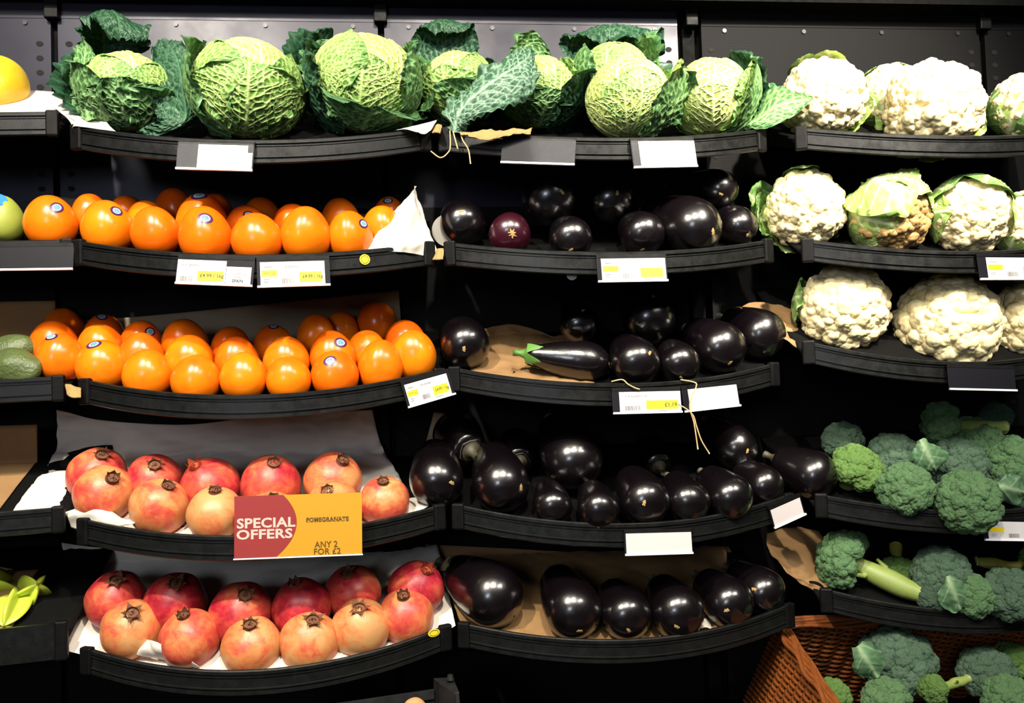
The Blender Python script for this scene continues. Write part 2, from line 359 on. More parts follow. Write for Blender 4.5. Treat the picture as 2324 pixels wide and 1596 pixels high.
# ------------------------------------------------------------------ setting
YB = 1.56                                   # face of the back panels
def slab(name, x0, x1, y0, y1, z0, z1, mat, parent=None):
    V, Fc = box(((x0+x1)/2, (y0+y1)/2, (z0+z1)/2), (x1-x0, y1-y0, z1-z0)); return mobj(name, quickmesh(name, V, Fc), mat, parent)
floor = struct(slab('floor', -4, 4, -4.5, 3, -0.05, 0, M_FLOOR))
wall = struct(slab('wall_back', -2.2, 3.0, YB+0.03, YB+0.08, 0, 2.9, M_DECK))
gapx = [at(-640, 250, YB)[0], at(126, 250, YB)[0], at(870, 250, YB)[0], at(1574, 250, YB)[0], at(2237, 250, YB)[0], at(2900, 250, YB)[0]]
ztop = at(1000, 20, YB)[2]
for k in range(5):
    xa, xb = gapx[k]+0.006, gapx[k+1]-0.006
    if k == 3: xa += 0.016
    if k == 2: xb -= 0.020
    pm = M_PANEL if k < 3 else M_PANELB
    slab('back_panel', xa, xb, YB, YB+0.012, 1.775, ztop-0.028, pm, wall)
    slab('top_panel', xa, xb, YB-0.001, YB+0.011, ztop-0.0275, ztop+0.02, pm, wall)
    slab('lower_panel', xa, xb, YB, YB+0.012, 0.3, 1.7745, M_PANELB, wall)
    # slot columns near both edges and screws along the seam
    slot = None
    for xx in (xa+0.019, xb-0.019):
        for q in range(31):
            z = ztop-0.074-q*0.0262
            if slot is None:
                a = np.linspace(0, 2*np.pi, 16, endpoint=False); V = np.stack([0.0062*np.cos(a), 0*a, 0.0048*np.sin(a)], 1)
                V = np.concatenate([V, V+[0, 0.0012, 0]]); Fc = [tuple(range(16))]+[(i, (i+1) % 16, 16+(i+1) % 16, 16+i) for i in range(16)]
                slot = quickmesh('slot', V, Fc)
            mobj('slot', slot, M_HOLE, wall, (xx, YB-0.0009, z))
    for q in range(4):
        me = bpy.data.meshes.get('panel_screw')
        if me is None:
            V, Fc = tube([(0, 0, 0), (0, -0.0022, 0)], 0.0042, 12); me = smooth(quickmesh('panel_screw', V, Fc), False)
        mobj('panel_screw', me, M_SCREW, wall, (xa+(xb-xa)*(0.08+q*0.28), YB, ztop-0.036))
for k in range(1, 5):
    slab('upright', gapx[k]-0.012, gapx[k]+0.012, YB+0.013, YB+0.03, 0.2, ztop+0.05, M_DECK, wall)
    bevel_box('joint_block', (0.024, 0.02, 0.04), 0.002, M_CAP, wall, loc=(gapx[k], YB-0.006, ztop-0.012))
head = struct(slab('trim_1', -2.2, 3.0, YB-0.05, YB+0.028, ztop+0.0005, ztop+0.5, M_DECK))
base = struct(slab('trim_2', -2.2, 3.0, 1.05, YB-0.002, 0.55, 0.83, M_DECK))

# ------------------------------------------------------------------ shelves
LIPH = 0.037; INNER = 0.024
PROFILE = [(-0.004, -.036), (-0.004, -.001), (-0.003, 0), (.0015, .0), (.003, -.0015), (.003, -.006), (.0004, -.0066), (.0004, -.0088), (.003, -.0092), (.003, -.0104), (.0016, -.011), (.0016, -.0253), (.0034, -.0258), (.0034, -.0274), (.0008, -.028), (.0008, -.0298), (.003, -.0303), (.003, -.0352), (.001, -.037)]
class Shelf: pass
SH = {}
def shelf(key, L, R, mid, y, label, bulge=0.068, rail=PROFILE, tall=1.0, slope=None):
    s = Shelf(); SH[key] = s
    s.L = L if len(L) == 3 else at(L[0], L[1], y); s.R = R if len(R) == 3 else at(R[0], R[1], y)
    s.y = y; s.b = bulge
    mp = at(mid[0], mid[1], y-bulge); um = (mp[0]-s.L[0])/(s.R[0]-s.L[0]); k = 4*um*(1-um)
    mp = at(mid[0], mid[1], y-bulge*k)
    s.drop = ((s.L[2]+(s.R[2]-s.L[2])*um)-mp[2])/k
    if slope is not None: s.drop = slope*bulge
    s.T = slope if slope is not None else s.drop/bulge
    def lip(u):
        u = np.asarray(u, float); k = 4*u*(1-u)
        return np.stack([s.L[0]+(s.R[0]-s.L[0])*u, s.y-s.b*k, s.L[2]+(s.R[2]-s.L[2])*u-s.drop*k], -1)
    s.lip = lip
    def chordz(x): return s.L[2]+(s.R[2]-s.L[2])*(x-s.L[0])/(s.R[0]-s.L[0])
    s.deck = lambda x, y_: chordz(x)+(y_-s.y)*s.T-INNER
    s.u = lambda x: (x-s.L[0])/(s.R[0]-s.L[0])
    root = thing('produce_shelf', label, 'shelf', Matrix.Translation(Vector((s.L+s.R)/2)), 'black tilted shelves of the produce stand')
    org = (s.L+s.R)/2
    # rail swept along the arc
    n = 48; us = np.linspace(0.028, 0.972, n); P = lip(us); T = np.gradient(P, axis=0); T[:, 2] = 0; T /= np.linalg.norm(T, axis=1)[:, None]
    O = np.stack([T[:, 1], -T[:, 0], 0*T[:, 0]], 1)          # outward = towards the shopper
    prof = np.array(rail)*[1, tall]
    V = P[:, None, :]+prof[None, :, 0:1]*O[:, None, :]+prof[None, :, 1:2]*np.array([0, 0, 1.0])
    m = len(prof); Fc = [tuple(f) for f in grid_faces(n, m, False, True)]+[tuple(range(m)), tuple(range((n-1)*m, n*m))[::-1]]
    mobj('lip_rail', quickmesh('lip_rail', V.reshape(-1, 3)-org, Fc), M_LIP, root)
    for e in (0, 1):
        ii = 0 if e == 0 else -1; uu = 0.016 if e == 0 else 0.984
        c = lip(uu); xa = np.array([T[ii][0], T[ii][1], 0]); ya = np.array([-T[ii][1], T[ii][0], 0]); za = np.array([0, 0, 1.0])
        dz = (lip(1.0 if e else 0.0)-c); length = np.linalg.norm(dz)*2.05
        bevel_box('end_cap', (length, 0.012, 0.041*tall), 0.003, M_CAP, root, M=mat4(xa, ya, za, c-org-[0, 0, 0.0185*tall]-ya*0.0005))
    # deck: from the rail back to the panels
    n = 33; us = np.linspace(0.004, 0.996, n); P = lip(us); nv = 6; G = np.zeros((n, nv, 3))
    for j in range(nv):
        f = j/(nv-1); yy = (P[:, 1]+0.0045)*(1-f)+(YB-0.004)*f; G[:, j, 0] = P[:, 0]; G[:, j, 1] = yy; G[:, j, 2] = s.deck(P[:, 0], yy)
    me = quickmesh('deck', G.reshape(-1, 3)-org, grid_faces(n, nv)); o = mobj('deck', me, M_DECK, root)
    md = o.modifiers.new('solid', 'SOLIDIFY'); md.thickness = 0.006; md.offset = 1 if False else -1
    for uu in (0.05, 0.95):
        p = lip(uu); x = p[0]; mb = MB(); ya, yb = p[1]+0.03, YB-0.003
        za, zb = s.deck(x, ya)-0.0085, s.deck(x, yb)-0.0085
        V = np.array([[x-.004, ya, za], [x-.004, yb, zb], [x-.004, yb, zb-.045], [x-.004, ya, za-.012]]); V = np.concatenate([V, V+[.008, 0, 0]])-org
        mobj('bracket', quickmesh('bracket', V, [(0, 1, 2, 3), (7, 6, 5, 4), (0, 4, 5, 1), (1, 5, 6, 2), (2, 6, 7, 3), (3, 7, 4, 0)]), M_CAP, root)
    s.root = root
    return s
YR = [1.357, 1.3515, 1.36, 1.338, 1.3434]
LB1 = ['curved black shelf holding the three big savoy cabbages', 'curved black shelf of persimmons with two grapes price tickets', 'curved black shelf carrying the fullest display of persimmons', 'curved black shelf of pomegranates with the special offers sign', 'lowest curved black shelf of pomegranates, without any sign']
LB2 = ['curved black shelf of savoy cabbages with hessian over its edge', 'curved black aubergine shelf right under the savoy cabbages', 'curved black shelf with the aubergine lying sideways, green stalk showing', 'curved black shelf with the most aubergines and two blank tickets', 'lowest curved black aubergine shelf, with brown paper behind']
LB3 = ['curved black top shelf of white cauliflowers', 'curved black shelf of leafy cauliflowers with a price ticket', 'curved black shelf of large cauliflowers with an empty ticket holder', 'curved black shelf of broccoli with a price ticket', 'lower curved black broccoli shelf above the wicker basket']
LB0 = ['straight black shelf with the yellow fruit', 'straight black shelf with the green mango', 'straight black shelf with the dark avocados', 'straight empty black shelf lined with brown card', 'deep black bin edge in front of the star fruits']
M1 = [((165, 283), (976, 289), (580, 318)), ((168, 544.5), (984, 549), (583, 578)), ((183, 859), (1008, 835), (575, 896)), ((179.5, 1175), (1008, 1143), (526, 1216)), ((187, 1467), (1022, 1415), (575, 1521))]
M2 = [((996, 291), (1733, 292), (1390, 313)), ((1009, 549), (1749, 543), (1390, 572)), ((1019, 832), (1763, 822), (1400, 870)), ((1027, 1142), (1797, 1118), (1393, 1188)), ((1040, 1411), (1797, 1367), (1390, 1452))]
M3 = [((1803, 289), None, (2200, 309)), ((1817.5, 542), None, (2210, 570)), ((1820, 772), None, (2150, 820)), ((1848, 1119), None, (2110, 1155)), ((1860, 1333), None, (2250, 1385))]
M0 = [((-900, 256), (133, 254)), ((-900, 543), (166, 544)), ((-900, 880), (147, 853)), ((-900, 1200), (147, 1150)), ((-900, 1480), (154, 1411))]
for r in range(5):
    y = YR[r]
    shelf((1, r), M1[r][0], M1[r][1], M1[r][2], y, LB1[r]); shelf((2, r), M2[r][0], M2[r][1], M2[r][2], y, LB2[r])
    L3 = at(M3[r][0][0], M3[r][0][1], y); shelf((3, r), L3, L3+np.array([0.553, 0, 0]), M3[r][2], y, LB3[r])
    Rp = at(M0[r][1][0], M0[r][1][1], y); Lp = at(M0[r][0][0], M0[r][0][1], y); Lp = Rp+(Lp-Rp)*(0.56/(Rp[0]-Lp[0]))
    binrail = [(-0.004, -.036), (-0.004, 0), (.003, 0), (.003, -.037)]
    shelf((0, r), Lp, Rp, (50, 250), y, LB0[r], bulge=0.010, slope=0.49, rail=binrail if r == 4 else PROFILE, tall=1.45 if r == 4 else 1.0)

def on_deck(key, px, py, h):
    """point of the viewing ray that lies h above the deck of a shelf"""
    s = SH[key]; d = ray(px, py)
    g = lambda t: (CAM+d*t)[2]-s.deck((CAM+d*t)[0], (CAM+d*t)[1])-h
    g0, g1 = g(1.0), g(1.6); t = 1.0+0.6*g0/(g0-g1)
    return CAM+d*t
def place(key, px, py, rpx, hf=1.0, ymax=None, ymin=None):
    s = SH[key]; r = rpx*1.40/F; c = math.cos(math.atan(s.T))
    for _ in range(6):
        p = on_deck(key, px, py, r*hf/c); 
        if ymax is not None and p[1] > ymax: p = at(px, py, ymax)
        if ymin is not None and p[1] < ymin: p = at(px, py, ymin)
        dep = np.dot(p-CAM, AZ); r = rpx*dep/F
    return p, r
def relax(items, k=0.95, it=80):
    """items: list of dict(p, r, px, py); slide overlapping round fruit along their viewing rays"""
    D = [unit(ray(i['px'], i['py'])) for i in items]
    for _ in range(it):
        for a in range(len(items)):
            for b in range(a):
                A, B = items[a], items[b]; d = np.linalg.norm(A['p']-B['p']); o = (A['r']+B['r'])*k-d
                if o > 0.0003:
                    f, g, fi, gi = (A, B, a, b) if A['p'][1] < B['p'][1] else (B, A, b, a)
                    st = o*0.35; f['p'] = f['p']-D[fi]*st*0.6; g['p'] = g['p']+D[gi]*st*0.6
        for j, i in enumerate(items):
            s = SH[i['key']]; q = i['p']; dmin = i['r']*i.get('hf', 0.9)/math.cos(math.atan(s.T))
            pen = s.deck(q[0], q[1])+dmin-q[2]
            if pen > 0: i['p'] = q-D[j]*pen*1.2
            yf = s.lip(min(max(s.u(i['p'][0]), 0), 1))[1]+0.004+i['r']*0.90
            if i['p'][1] < yf: i['p'] = CAM+D[j]*((yf-CAM[1])/D[j][1])
            if i['p'][1] > YB-i['r']: i['p'] = CAM+D[j]*((YB-i['r']-CAM[1])/D[j][1])
    for j, i in enumerate(items):
        i['r'] = i['rpx']*np.dot(i['p']-CAM, AZ)/F
# ------------------------------------------------------------------ round fruit
def lathe(prof, n, lobes=0, amp=0.0, seed=0):
    """prof: (m,2) r,z -> closed smooth body"""
    prof = np.asarray(prof, float); m = len(prof); a = np.linspace(0, 2*np.pi, n, endpoint=False); r = RNG(seed); ph = r.uniform(0, 6.28)
    k = 1+amp*np.cos(lobes*a+ph) if lobes else np.ones(n)
    sh = np.sin(np.linspace(0, np.pi, m))[:, None]
    R = prof[:, 0:1]*(1+(k-1)[None, :]*sh)
    V = np.stack([R*np.cos(a), R*np.sin(a), np.repeat(prof[:, 1:2], n, 1)], -1).reshape(-1, 3)
    return V, grid_faces(m, n, False, True)
def pers_profile(h=1.02, e=2.25):
    t = np.linspace(0, np.pi, 27); sx, cz = np.sin(t), np.cos(t)
    z = -np.sign(cz)*np.abs(cz)**np.where(cz > 0, 2/2.4, 2/2.05)                  # -1 bottom ... 1 top
    r = np.abs(sx)**(2/e)
    taper = 1.0-0.15*np.clip(z, 0, 1)**1.2-0.10*np.clip(-z, 0, 1)**2
    return np.stack([np.maximum(r*taper, 1e-4), z*h], 1)
PERS = []
for q in range(4):
    V, Fc = lathe(pers_profile(1.04+0.035*q), 36, 4, 0.012+0.008*q, q); me = smooth(quickmesh('persimmon', V*[1, 1-0.02*q, 1], Fc)); me.materials.append(M_PERS); PERS.append(me)
def sticker_patch(c_dir, rad, body, off=0.012):
    """oval patch hugging a unit fruit around direction c_dir (body = function dir -> radius)"""
    xa, ya, za = frame_from_z(c_dir, (0.1, 0.2, 1.0)); V = []; UV = []
    for i in range(5):
        for j in range(20):
            rr = rad*(i+0.02)/4; a = j/20*2*np.pi; d = unit(za+xa*rr*math.cos(a)*1.15+ya*rr*math.sin(a)*0.9); V.append(d*(body(d)+off)); UV.append((0.5+0.5*(i/4)*math.cos(a), 0.5+0.5*(i/4)*math.sin(a)))
    Fc = grid_faces(5, 20, False, True); me = smooth(quickmesh('sticker', np.array(V), Fc)); uvl = me.uv_layers.new(name='UVMap')
    li = np.zeros(len(me.loops), dtype=np.int32); me.loops.foreach_get('vertex_index', li); uvl.data.foreach_set('uv', np.array(UV)[li].astype(np.float32).ravel()); return me
def radial_body(me):
    co = np.zeros(len(me.vertices)*3, dtype=np.float32); me.vertices.foreach_get('co', co); co = co.reshape(-1, 3); n = np.linalg.norm(co, axis=1); u = co/n[:, None]
    def f(d):
        w_ = u@d; i = np.argsort(-w_)[:4]; k = np.exp((w_[i]-w_[i[0]])*200); return float((n[i]*k).sum()/k.sum())
    return f
def up_of(key, mixf=0.6):
    n = np.array([0, -SH[key].T, 1.0]); return unit(unit(n)*mixf+np.array([0, 0, 1.0])*(1-mixf))
ORD = ['first', 'second', 'third', 'fourth', 'fifth', 'sixth', 'seventh', 'eighth', 'ninth']
def persimmons(key, rows, lab, group):
    rnd = random.Random(str(key)); items = []
    for rank, lst in enumerate(rows):
        for it in lst:
            px, py, rp = it[:3]; p, r = place(key, px, py, rp, 0.93, ymax=YB-0.04); items.append(dict(p=p, r=r, px=px, py=py, rpx=rp, key=key, st=it[3] if len(it) > 3 else None, rank=rank, hf=0.93))
    relax(items, 0.93)
    for i in items:
        me = PERS[rnd.randrange(4)]; za = unit(up_of(key)+np.array([rnd.uniform(-.12, .12), rnd.uniform(-.14, .06), 0])); xa, ya, za = frame_from_z(za); a = rnd.uniform(0, 6.28)
        xr, yr = xa*math.cos(a)+ya*math.sin(a), -xa*math.sin(a)+ya*math.cos(a); r = i['r']
        nm = ['front', 'middle', 'back'][i['rank']]; st = ' with purple sticker' if i['st'] else ''
        same = sorted([q['px'] for q in items if q['rank'] == i['rank']], reverse=(lab == 'the paper cone')); nth = ORD[same.index(i['px'])]
        o = tag(mobj('persimmon', me, None, None, M=mat4(xr*r, yr*r, za*r, i['p'])), 'orange persimmon'+st+', '+nth+' from '+lab+' in the '+nm+' rank', 'persimmon', group)
        V, Fc = tube([(0, 0, 0.93), (0, 0, 1.035)], [0.07, 0.03], 8); tm = bpy.data.meshes.get('blossom_tip') or quickmesh('blossom_tip', V, Fc); mobj('blossom_tip', tm, M_TIP, o)
        if i['st']:
            dx, dy = i['st']; view = -unit(i['p']-CAM); d = AX*dx-AY*dy+view*math.sqrt(max(0.05, 1-dx*dx-dy*dy)); dl = unit(np.array([d@xr, d@yr, d@za]))
            mobj('sticker', sticker_patch(dl, 0.25, radial_body(me)), M_STICK, o)
persimmons((1, 1), [
    [(115, 506, 56, (.25, -.62)), (243, 517, 56, (.42, -.72)), (352, 528, 53), (466, 536, 59, (0, -.62)), (583, 543, 57), (694, 534, 57), (795, 537, 51, (.62, -.6)), (868, 522, 48)],
    [(207, 489, 44), (335, 505, 46, (.75, -.42)), (459, 505, 58, (-.1, -.85)), (560, 515, 47, (.1, -.55)), (667, 516, 48), (773, 500, 44)],
    [(290, 489, 42), (395, 476, 43), (489, 488, 42), (594, 494, 43), (885, 490, 38, (-.1, -.75))]],
    'the paper cone', 'persimmons on the shelf with the paper cone')
persimmons((1, 2), [
    [(137, 813, 51, (-.35, -.8)), (232, 830, 57, (-.3, -.75)), (335, 851, 55), (445, 862, 55), (553, 856, 53), (655, 860, 51), (760, 850, 54, (-.2, -.55)), (863, 832, 54), (939, 808, 52)],
    [(122, 783, 52), (228, 786, 49), (321, 811, 51), (430, 816, 54), (538, 820, 50), (650, 820, 53), (755, 810, 54, (.35, -.62)), (832, 797, 46), (920, 775, 47)],
    [(145, 750, 46), (236, 762, 46, (-.1, -.85)), (322, 778, 46, (.45, -.6)), (420, 780, 51), (525, 792, 46), (621, 786, 46, (0, -.92)), (717, 762, 45), (773, 751, 42), (855, 732, 46)]],
    'the avocados', 'persimmons on the fuller shelf')

# pomegranates -------------------------------------------------------
def pom_body(seed):
    t = np.linspace(0, np.pi, 30); z = -np.cos(t)*0.93; r = np.sin(t)**0.93
    r = r*(1+0.03*np.sin(2*t)); z = z+0.05*np.exp(-((t-np.pi)/0.25)**2)
    V, Fc = lathe(np.stack([np.maximum(r, 1e-3), z], 1), 40, 6, 0.016, seed)
    f = snoise(seed+3, 1.3); V = V*(1+0.018*f(V[:, 0], V[:, 1], V[:, 2]))[:, None]; me = smooth(quickmesh('skin', V, Fc)); me.materials.append(M_POM); return me
POMS = [pom_body(q) for q in range(5)]
def crown_mesh(seed, nsep, flare, tall):
    r = RNG(seed); V, Fc = tube([(0, 0, 0.86), (0, 0, 0.99), (0, 0, 1.05)], [0.26, 0.19, 0.21], 18, cap=False); mb = MB().add(V, Fc)
    a = np.linspace(0, 2*np.pi, 18, endpoint=False); mb.add(np.stack([0.17*np.cos(a), 0.17*np.sin(a), 0*a+1.0], 1), [tuple(range(18))])
    for k in range(nsep):
        a0 = 2*np.pi*(k+r.uniform(-.12, .12))/nsep; h = tall*r.uniform(.8, 1.15); fl = flare*r.uniform(.75, 1.2); wd = 0.95*np.pi/nsep
        P = []
        for j in range(4):
            f = j/3; rr = 0.195+fl*f**1.5; z = 1.03+h*f*(1-0.25*f*fl/0.3); ww = wd*(1-f*0.97)*0.21
            c = np.array([rr*math.cos(a0), rr*math.sin(a0), z]); tg = np.array([-math.sin(a0), math.cos(a0), 0]); ot = np.array([math.cos(a0), math.sin(a0), 0.3])*0.02
            P += [c-tg*ww, c+ot, c+tg*ww]
        mb.add(np.array(P), [tuple(x) for x in grid_faces(4, 3)])
    c0 = MB()
    for k in range(12):
        aa = r.uniform(0, 6.28); rr = r.uniform(0, .12); V, Fc = tube([(rr*math.cos(aa), rr*math.sin(aa), 0.98), (rr*1.2*math.cos(aa), rr*1.2*math.sin(aa), 1.06)], 0.012, 5); mb.add(V, Fc)
    return smooth(mb.mesh('crown'))
CROWN = [crown_mesh(1, 6, 0.07, 0.08), crown_mesh(2, 6, 0.13, 0.11), crown_mesh(3, 5, 0.20, 0.11), crown_mesh(4, 6, 0.03, 0.14), crown_mesh(5, 5, 0.03, 0.26)]
for q, c in enumerate(CROWN): c.materials.append(M_CROWNR if q == 4 else M_CROWN)
TONES = {'red': 0.35, 'deep': 0.65, 'mix': -0.18, 'pale': -0.50, 'tan': -0.66, 'pink': 0.15}
TW = {'red': 'bright red', 'deep': 'deep crimson', 'mix': 'red and orange mottled', 'pale': 'pale orange', 'tan': 'tan, russeted', 'pink': 'dusty pinkish red'}
def pomegranates(key, rows, lab, group):
    rnd = random.Random('p'+str(key)); items = []
    for rank, lst in enumerate(rows):
        for it in lst:
            px, py, rp = it[:3]; p, r = place(key, px, py, rp, 0.95, ymax=YB-0.045); items.append(dict(p=p, r=r, px=px, py=py, rpx=rp, key=key, it=it, rank=rank, hf=0.93))
    relax(items, 0.95)
    for n, i in enumerate(items):
        cx, cy, tone, ck = i['it'][3:7]; view = -unit(i['p']-CAM); s = math.sqrt(max(0.02, 1-cx*cx-cy*cy)); za = unit(AX*cx-AY*cy+view*s); xa, ya, za = frame_from_z(za, (0.3, 0.1, 1)); a = rnd.uniform(0, 6.28)
        xr, yr = xa*math.cos(a)+ya*math.sin(a), -xa*math.sin(a)+ya*math.cos(a); r = i['r']
        same = sorted([q['px'] for q in items if q['rank'] == i['rank']], reverse=key[1] == 3); nth = ORD[same.index(i['px'])]
        o = thing('pomegranate', TW[tone]+' pomegranate, '+nth+' from '+lab+(', front rank' if i['rank'] == 0 else ', back rank'), 'pomegranate', mat4(xr*r, yr*r, za*r, i['p']), group)
        b = mobj('skin', POMS[n % 5], None, o); b.color = ((TONES[tone]+rnd.uniform(-.08, .08)+2)/4, 0, 0, 1)
        mobj('crown', CROWN[ck], None, o)
pomegranates((1, 3), [
    [(238, 1120, 66, .30, -.60, 'mix', 3), (362, 1150, 66, .33, -.80, 'mix', 0), (488, 1166, 63, .0, -.90, 'tan', 0), (615, 1178, 66, .1, -.75, 'pale', 0, 'behind the sign '), (756, 1150, 62, -.22, -.60, 'pale', 0), (872, 1137, 58, -.05, -.82, 'mix', 0, 'near aubergines ')],
    [(221, 1080, 65, .18, -.78, 'pink', 1), (350, 1093, 63, .02, -.62, 'pink', 1), (475, 1104, 67, -.45, -.66, 'red', 4), (615, 1099, 68, .1, -.75, 'red', 0), (757, 1090, 66, .35, -.74, 'mix', 3)]],
    'the aubergines on the sign shelf', 'pomegranates around the special offers sign')
pomegranates((1, 4), [
    [(299, 1427, 67, .02, -.58, 'pale', 2), (430, 1448, 67, -.22, -.82, 'mix', 3), (570, 1466, 67, -.05, -.80, 'pale', 1), (703, 1454, 68, .12, -.78, 'tan', 2), (818, 1424, 66, -.05, -.72, 'tan', 2), (921, 1398, 64, -.1, -.80, 'mix', 3)],
    [(264, 1362, 66, .0, -.74, 'red', 2), (400, 1368, 69, .0, -.70, 'deep', 2), (547, 1390, 71, .15, -.62, 'red', 1), (684, 1378, 67, -.25, -.85, 'deep', 3), (800, 1345, 64, -.2, -.75, 'red', 1), (944, 1336, 64, .42, -.72, 'deep', 4, 'with a spiky crown ')]],
    'the star fruits on the lowest shelf', 'pomegranates on the lowest shelf')

# ------------------------------------------------------------------ aubergines
def aub_mesh(L, seed, fat=1.0):
    """unit: widest radius 1, blossom end at +z, stalk end at -z; origin in the middle of the bulge"""
    s = np.linspace(0, 1, 40); z = 0.95-L*s
    r = np.where(s < 0.34, np.sqrt(np.clip(1-((0.34-s)/0.34)**2.3, 0, 1)), 1-(1-0.44*fat)*np.clip((s-0.34)/0.62, 0, 1)**1.5)
    r = np.where(s > 0.93, r*np.sqrt(np.clip(1-((s-0.93)/0.075)**2, 0.02, 1)), r); r[0] = 1e-3
    V, Fc = lathe(np.stack([r, z], 1), 40, 3, 0.015, seed); f = snoise(seed, 3.0); V = V*(1+0.012*f(V[:, 0], V[:, 1], V[:, 2]))[:, None]
    V[:, 0] += 0.06*np.sin(seed*2.0)*(V[:, 2]-0.2)**2*0.3
    return smooth(quickmesh('aubergine_skin', V, Fc))
def calyx_mesh(L, seed):
    r_ = RNG(seed); mb = MB(); zb = 0.95-L; n = 5
    V, Fc = tube([(0, 0, zb-0.62), (0.02, 0, zb-0.3), (0, 0, zb-0.05), (0, 0, zb+0.05)], [0.17, 0.13, 0.24, 0.42], 14); mb.add(V, Fc)
    for k in range(n):
        a0 = 2*np.pi*k/n; P = []
        for j in range(6):
            f = j/5; z = zb+0.02+f*0.75; rb = 0.36+0.20*f**0.6+0.05; wd = 0.30*(1-f)**0.8+0.01
            c = np.array([rb*math.cos(a0), rb*math.sin(a0), z]); tg = np.array([-math.sin(a0), math.cos(a0), 0])*wd; P += [c-tg, c+np.array([math.cos(a0), math.sin(a0), 0])*0.05, c+tg]
        mb.add(np.array(P), [tuple(x) for x in grid_faces(6, 3)])
    return smooth(mb.mesh('calyx'))
def scar_mesh(seed, star):
    r = RNG(seed); n = 22; a = np.linspace(0, 2*np.pi, n, endpoint=False)
    rr = (1+0.75*np.cos(7*a+1)*np.abs(np.sin(2.5*a)) if star else 1+0.35*np.sin(2*a+r.uniform(0, 6))+0.2*np.sin(5*a+r.uniform(0, 6)))
    d = [unit((0.0001, 0, 1))]; V = []
    for k, s_ in enumerate((0.02, 0.5, 1.0)):
        for j in range(n): q = s_*rr[j]*(0.17 if star else 0.085); V.append((q*math.cos(a[j]), q*math.sin(a[j]), -0.5*q*q+(0.014 if k < 2 else 0.004)))
    return smooth(quickmesh('blossom_scar', np.array(V), grid_faces(3, n, False, True)))
SCARS = [scar_mesh(q, False) for q in range(4)]+[scar_mesh(9, True)]
for s_ in SCARS: s_.materials.append(M_SCAR)
AUBM = {}
def aubergine(key, px, py, rp, yaw, pit, scar, label, L=2.7, mat=None, cal=False, y=None, stack=0.0, fat=1.5, seed=None, hf=0.96, sk=None, cmat=None):
    """yaw: 0 = blossom end towards the aisle, +90 = towards the broccoli side; pit: degrees the stalk end rises above the deck line"""
    s = SH[key]; seed = seed or int(px*7+py) % 97
    p, r = place(key, px, py, rp, hf)
    if y is not None: p = at(px, py, y); r = rp*np.dot(p-CAM, AZ)/F
    # axis along the deck
    ty = math.radians(yaw); horiz = np.array([math.sin(ty), -math.cos(ty), 0]); dz = -s.T*math.cos(ty)
    ax = unit(horiz+np.array([0, 0, dz])); pr = math.radians(pit); up = unit(np.array([0, -s.T, 1.0])); ax = unit(ax*math.cos(pr)-up*math.sin(pr))
    # keep the stalk end in front of the panels
    back = p-ax*r*(L-0.95+0.1)
    if back[1] > YB-0.016 and ax[1] < -0.05: L = max(2.2, (YB-0.016-p[1])/(-ax[1]*r)+0.85)
    xa, ya, za = frame_from_z(ax, (0, 0.1, 1)); o = thing('aubergine', label, 'aubergine', mat4(xa*r, ya*r, za*r, p), 'aubergines on the stand')
    k = (round(L, 1), seed % 5, fat, (mat or M_AUB).name)
    if k not in AUBM: AUBM[k] = aub_mesh(k[0], k[1]+1, fat); AUBM[k].materials.append(mat or M_AUB)
    me = AUBM[k]; mobj('skin', me, None, o)
    if scar is not None:
        dx, dy = scar; view = -unit(p-CAM); d = AX*dx-AY*dy+view*math.sqrt(max(0.02, 1-dx*dx-dy*dy)); dl = unit(np.array([d@xa, d@ya, d@za])); rad = radial_body(me)(dl); a1, b1, c1 = frame_from_z(dl, (0.2, 1, 0.1))
        t_ = seed*1.3; a2, b2 = a1*math.cos(t_)+b1*math.sin(t_), -a1*math.sin(t_)+b1*math.cos(t_)
        mobj('blossom_scar', SCARS[sk if sk is not None else seed % 4], None, o, M=mat4(a2, b2, c1, dl*rad))
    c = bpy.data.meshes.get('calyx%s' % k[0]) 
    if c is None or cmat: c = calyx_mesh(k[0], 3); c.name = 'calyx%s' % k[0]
    ob = mobj('calyx', c, cmat or M_CALYX_SHADE, o)
    return o
A = aubergine
S2 = 'on the shelf right under the savoy cabbages'
A((2, 1), 1050, 508, 52, 8, 0, (-.05, -.50), 'black aubergine beside the white paper cone, reflecting a persimmon', sk=0)
A((2, 1), 1157, 532, 48, -4, 0, (.12, -.05), 'purple-tinged aubergine with a star-shaped yellow blossom scar', mat=M_AUBP, sk=4)
A((2, 1), 1248, 452, 60, 12, 4, (.42, -.25), 'large black aubergine resting above the star-scarred purple one', y=1.395)
A((2, 1), 1385, 455, 52, -2, 4, (.28, -.3), 'black aubergine piled beside the large one above the star-scarred one', y=1.40)
A((2, 1), 1296, 542, 49, 0, 0, (.0, .55), 'black aubergine low against the lip beside the purple star-scarred one')
A((2, 1), 1458, 532, 50, 2, 0, (.0, .75), 'black aubergine with a dry stem end facing out above the price ticket', seed=11, sk=0)
A((2, 1), 1632, 430, 45, 40, -4, (.10, .25), 'black aubergine with a slit-like scar lying across two others', L=3.6, y=1.42)
A((2, 1), 1574, 517, 66, 22, 0, (.62, .12), 'broad black aubergine under the one lying across', L=3.4)
A((2, 1), 1676, 514, 44, 14, 0, (.45, .45), 'brownish black aubergine touching the leafy cauliflower', L=3.4)
S3 = 'on the shelf with the sideways aubergine'
A((2, 2), 1056, 782, 56, 6, 0, (-.05, .18), 'large dark purple aubergine reflecting the neighbouring persimmons', mat=M_AUB)
A((2, 2), 1314, 738, 44, 4, 6, (.20, -.72), 'small purple-black aubergine resting behind the sideways one', y=1.435, L=2.6)
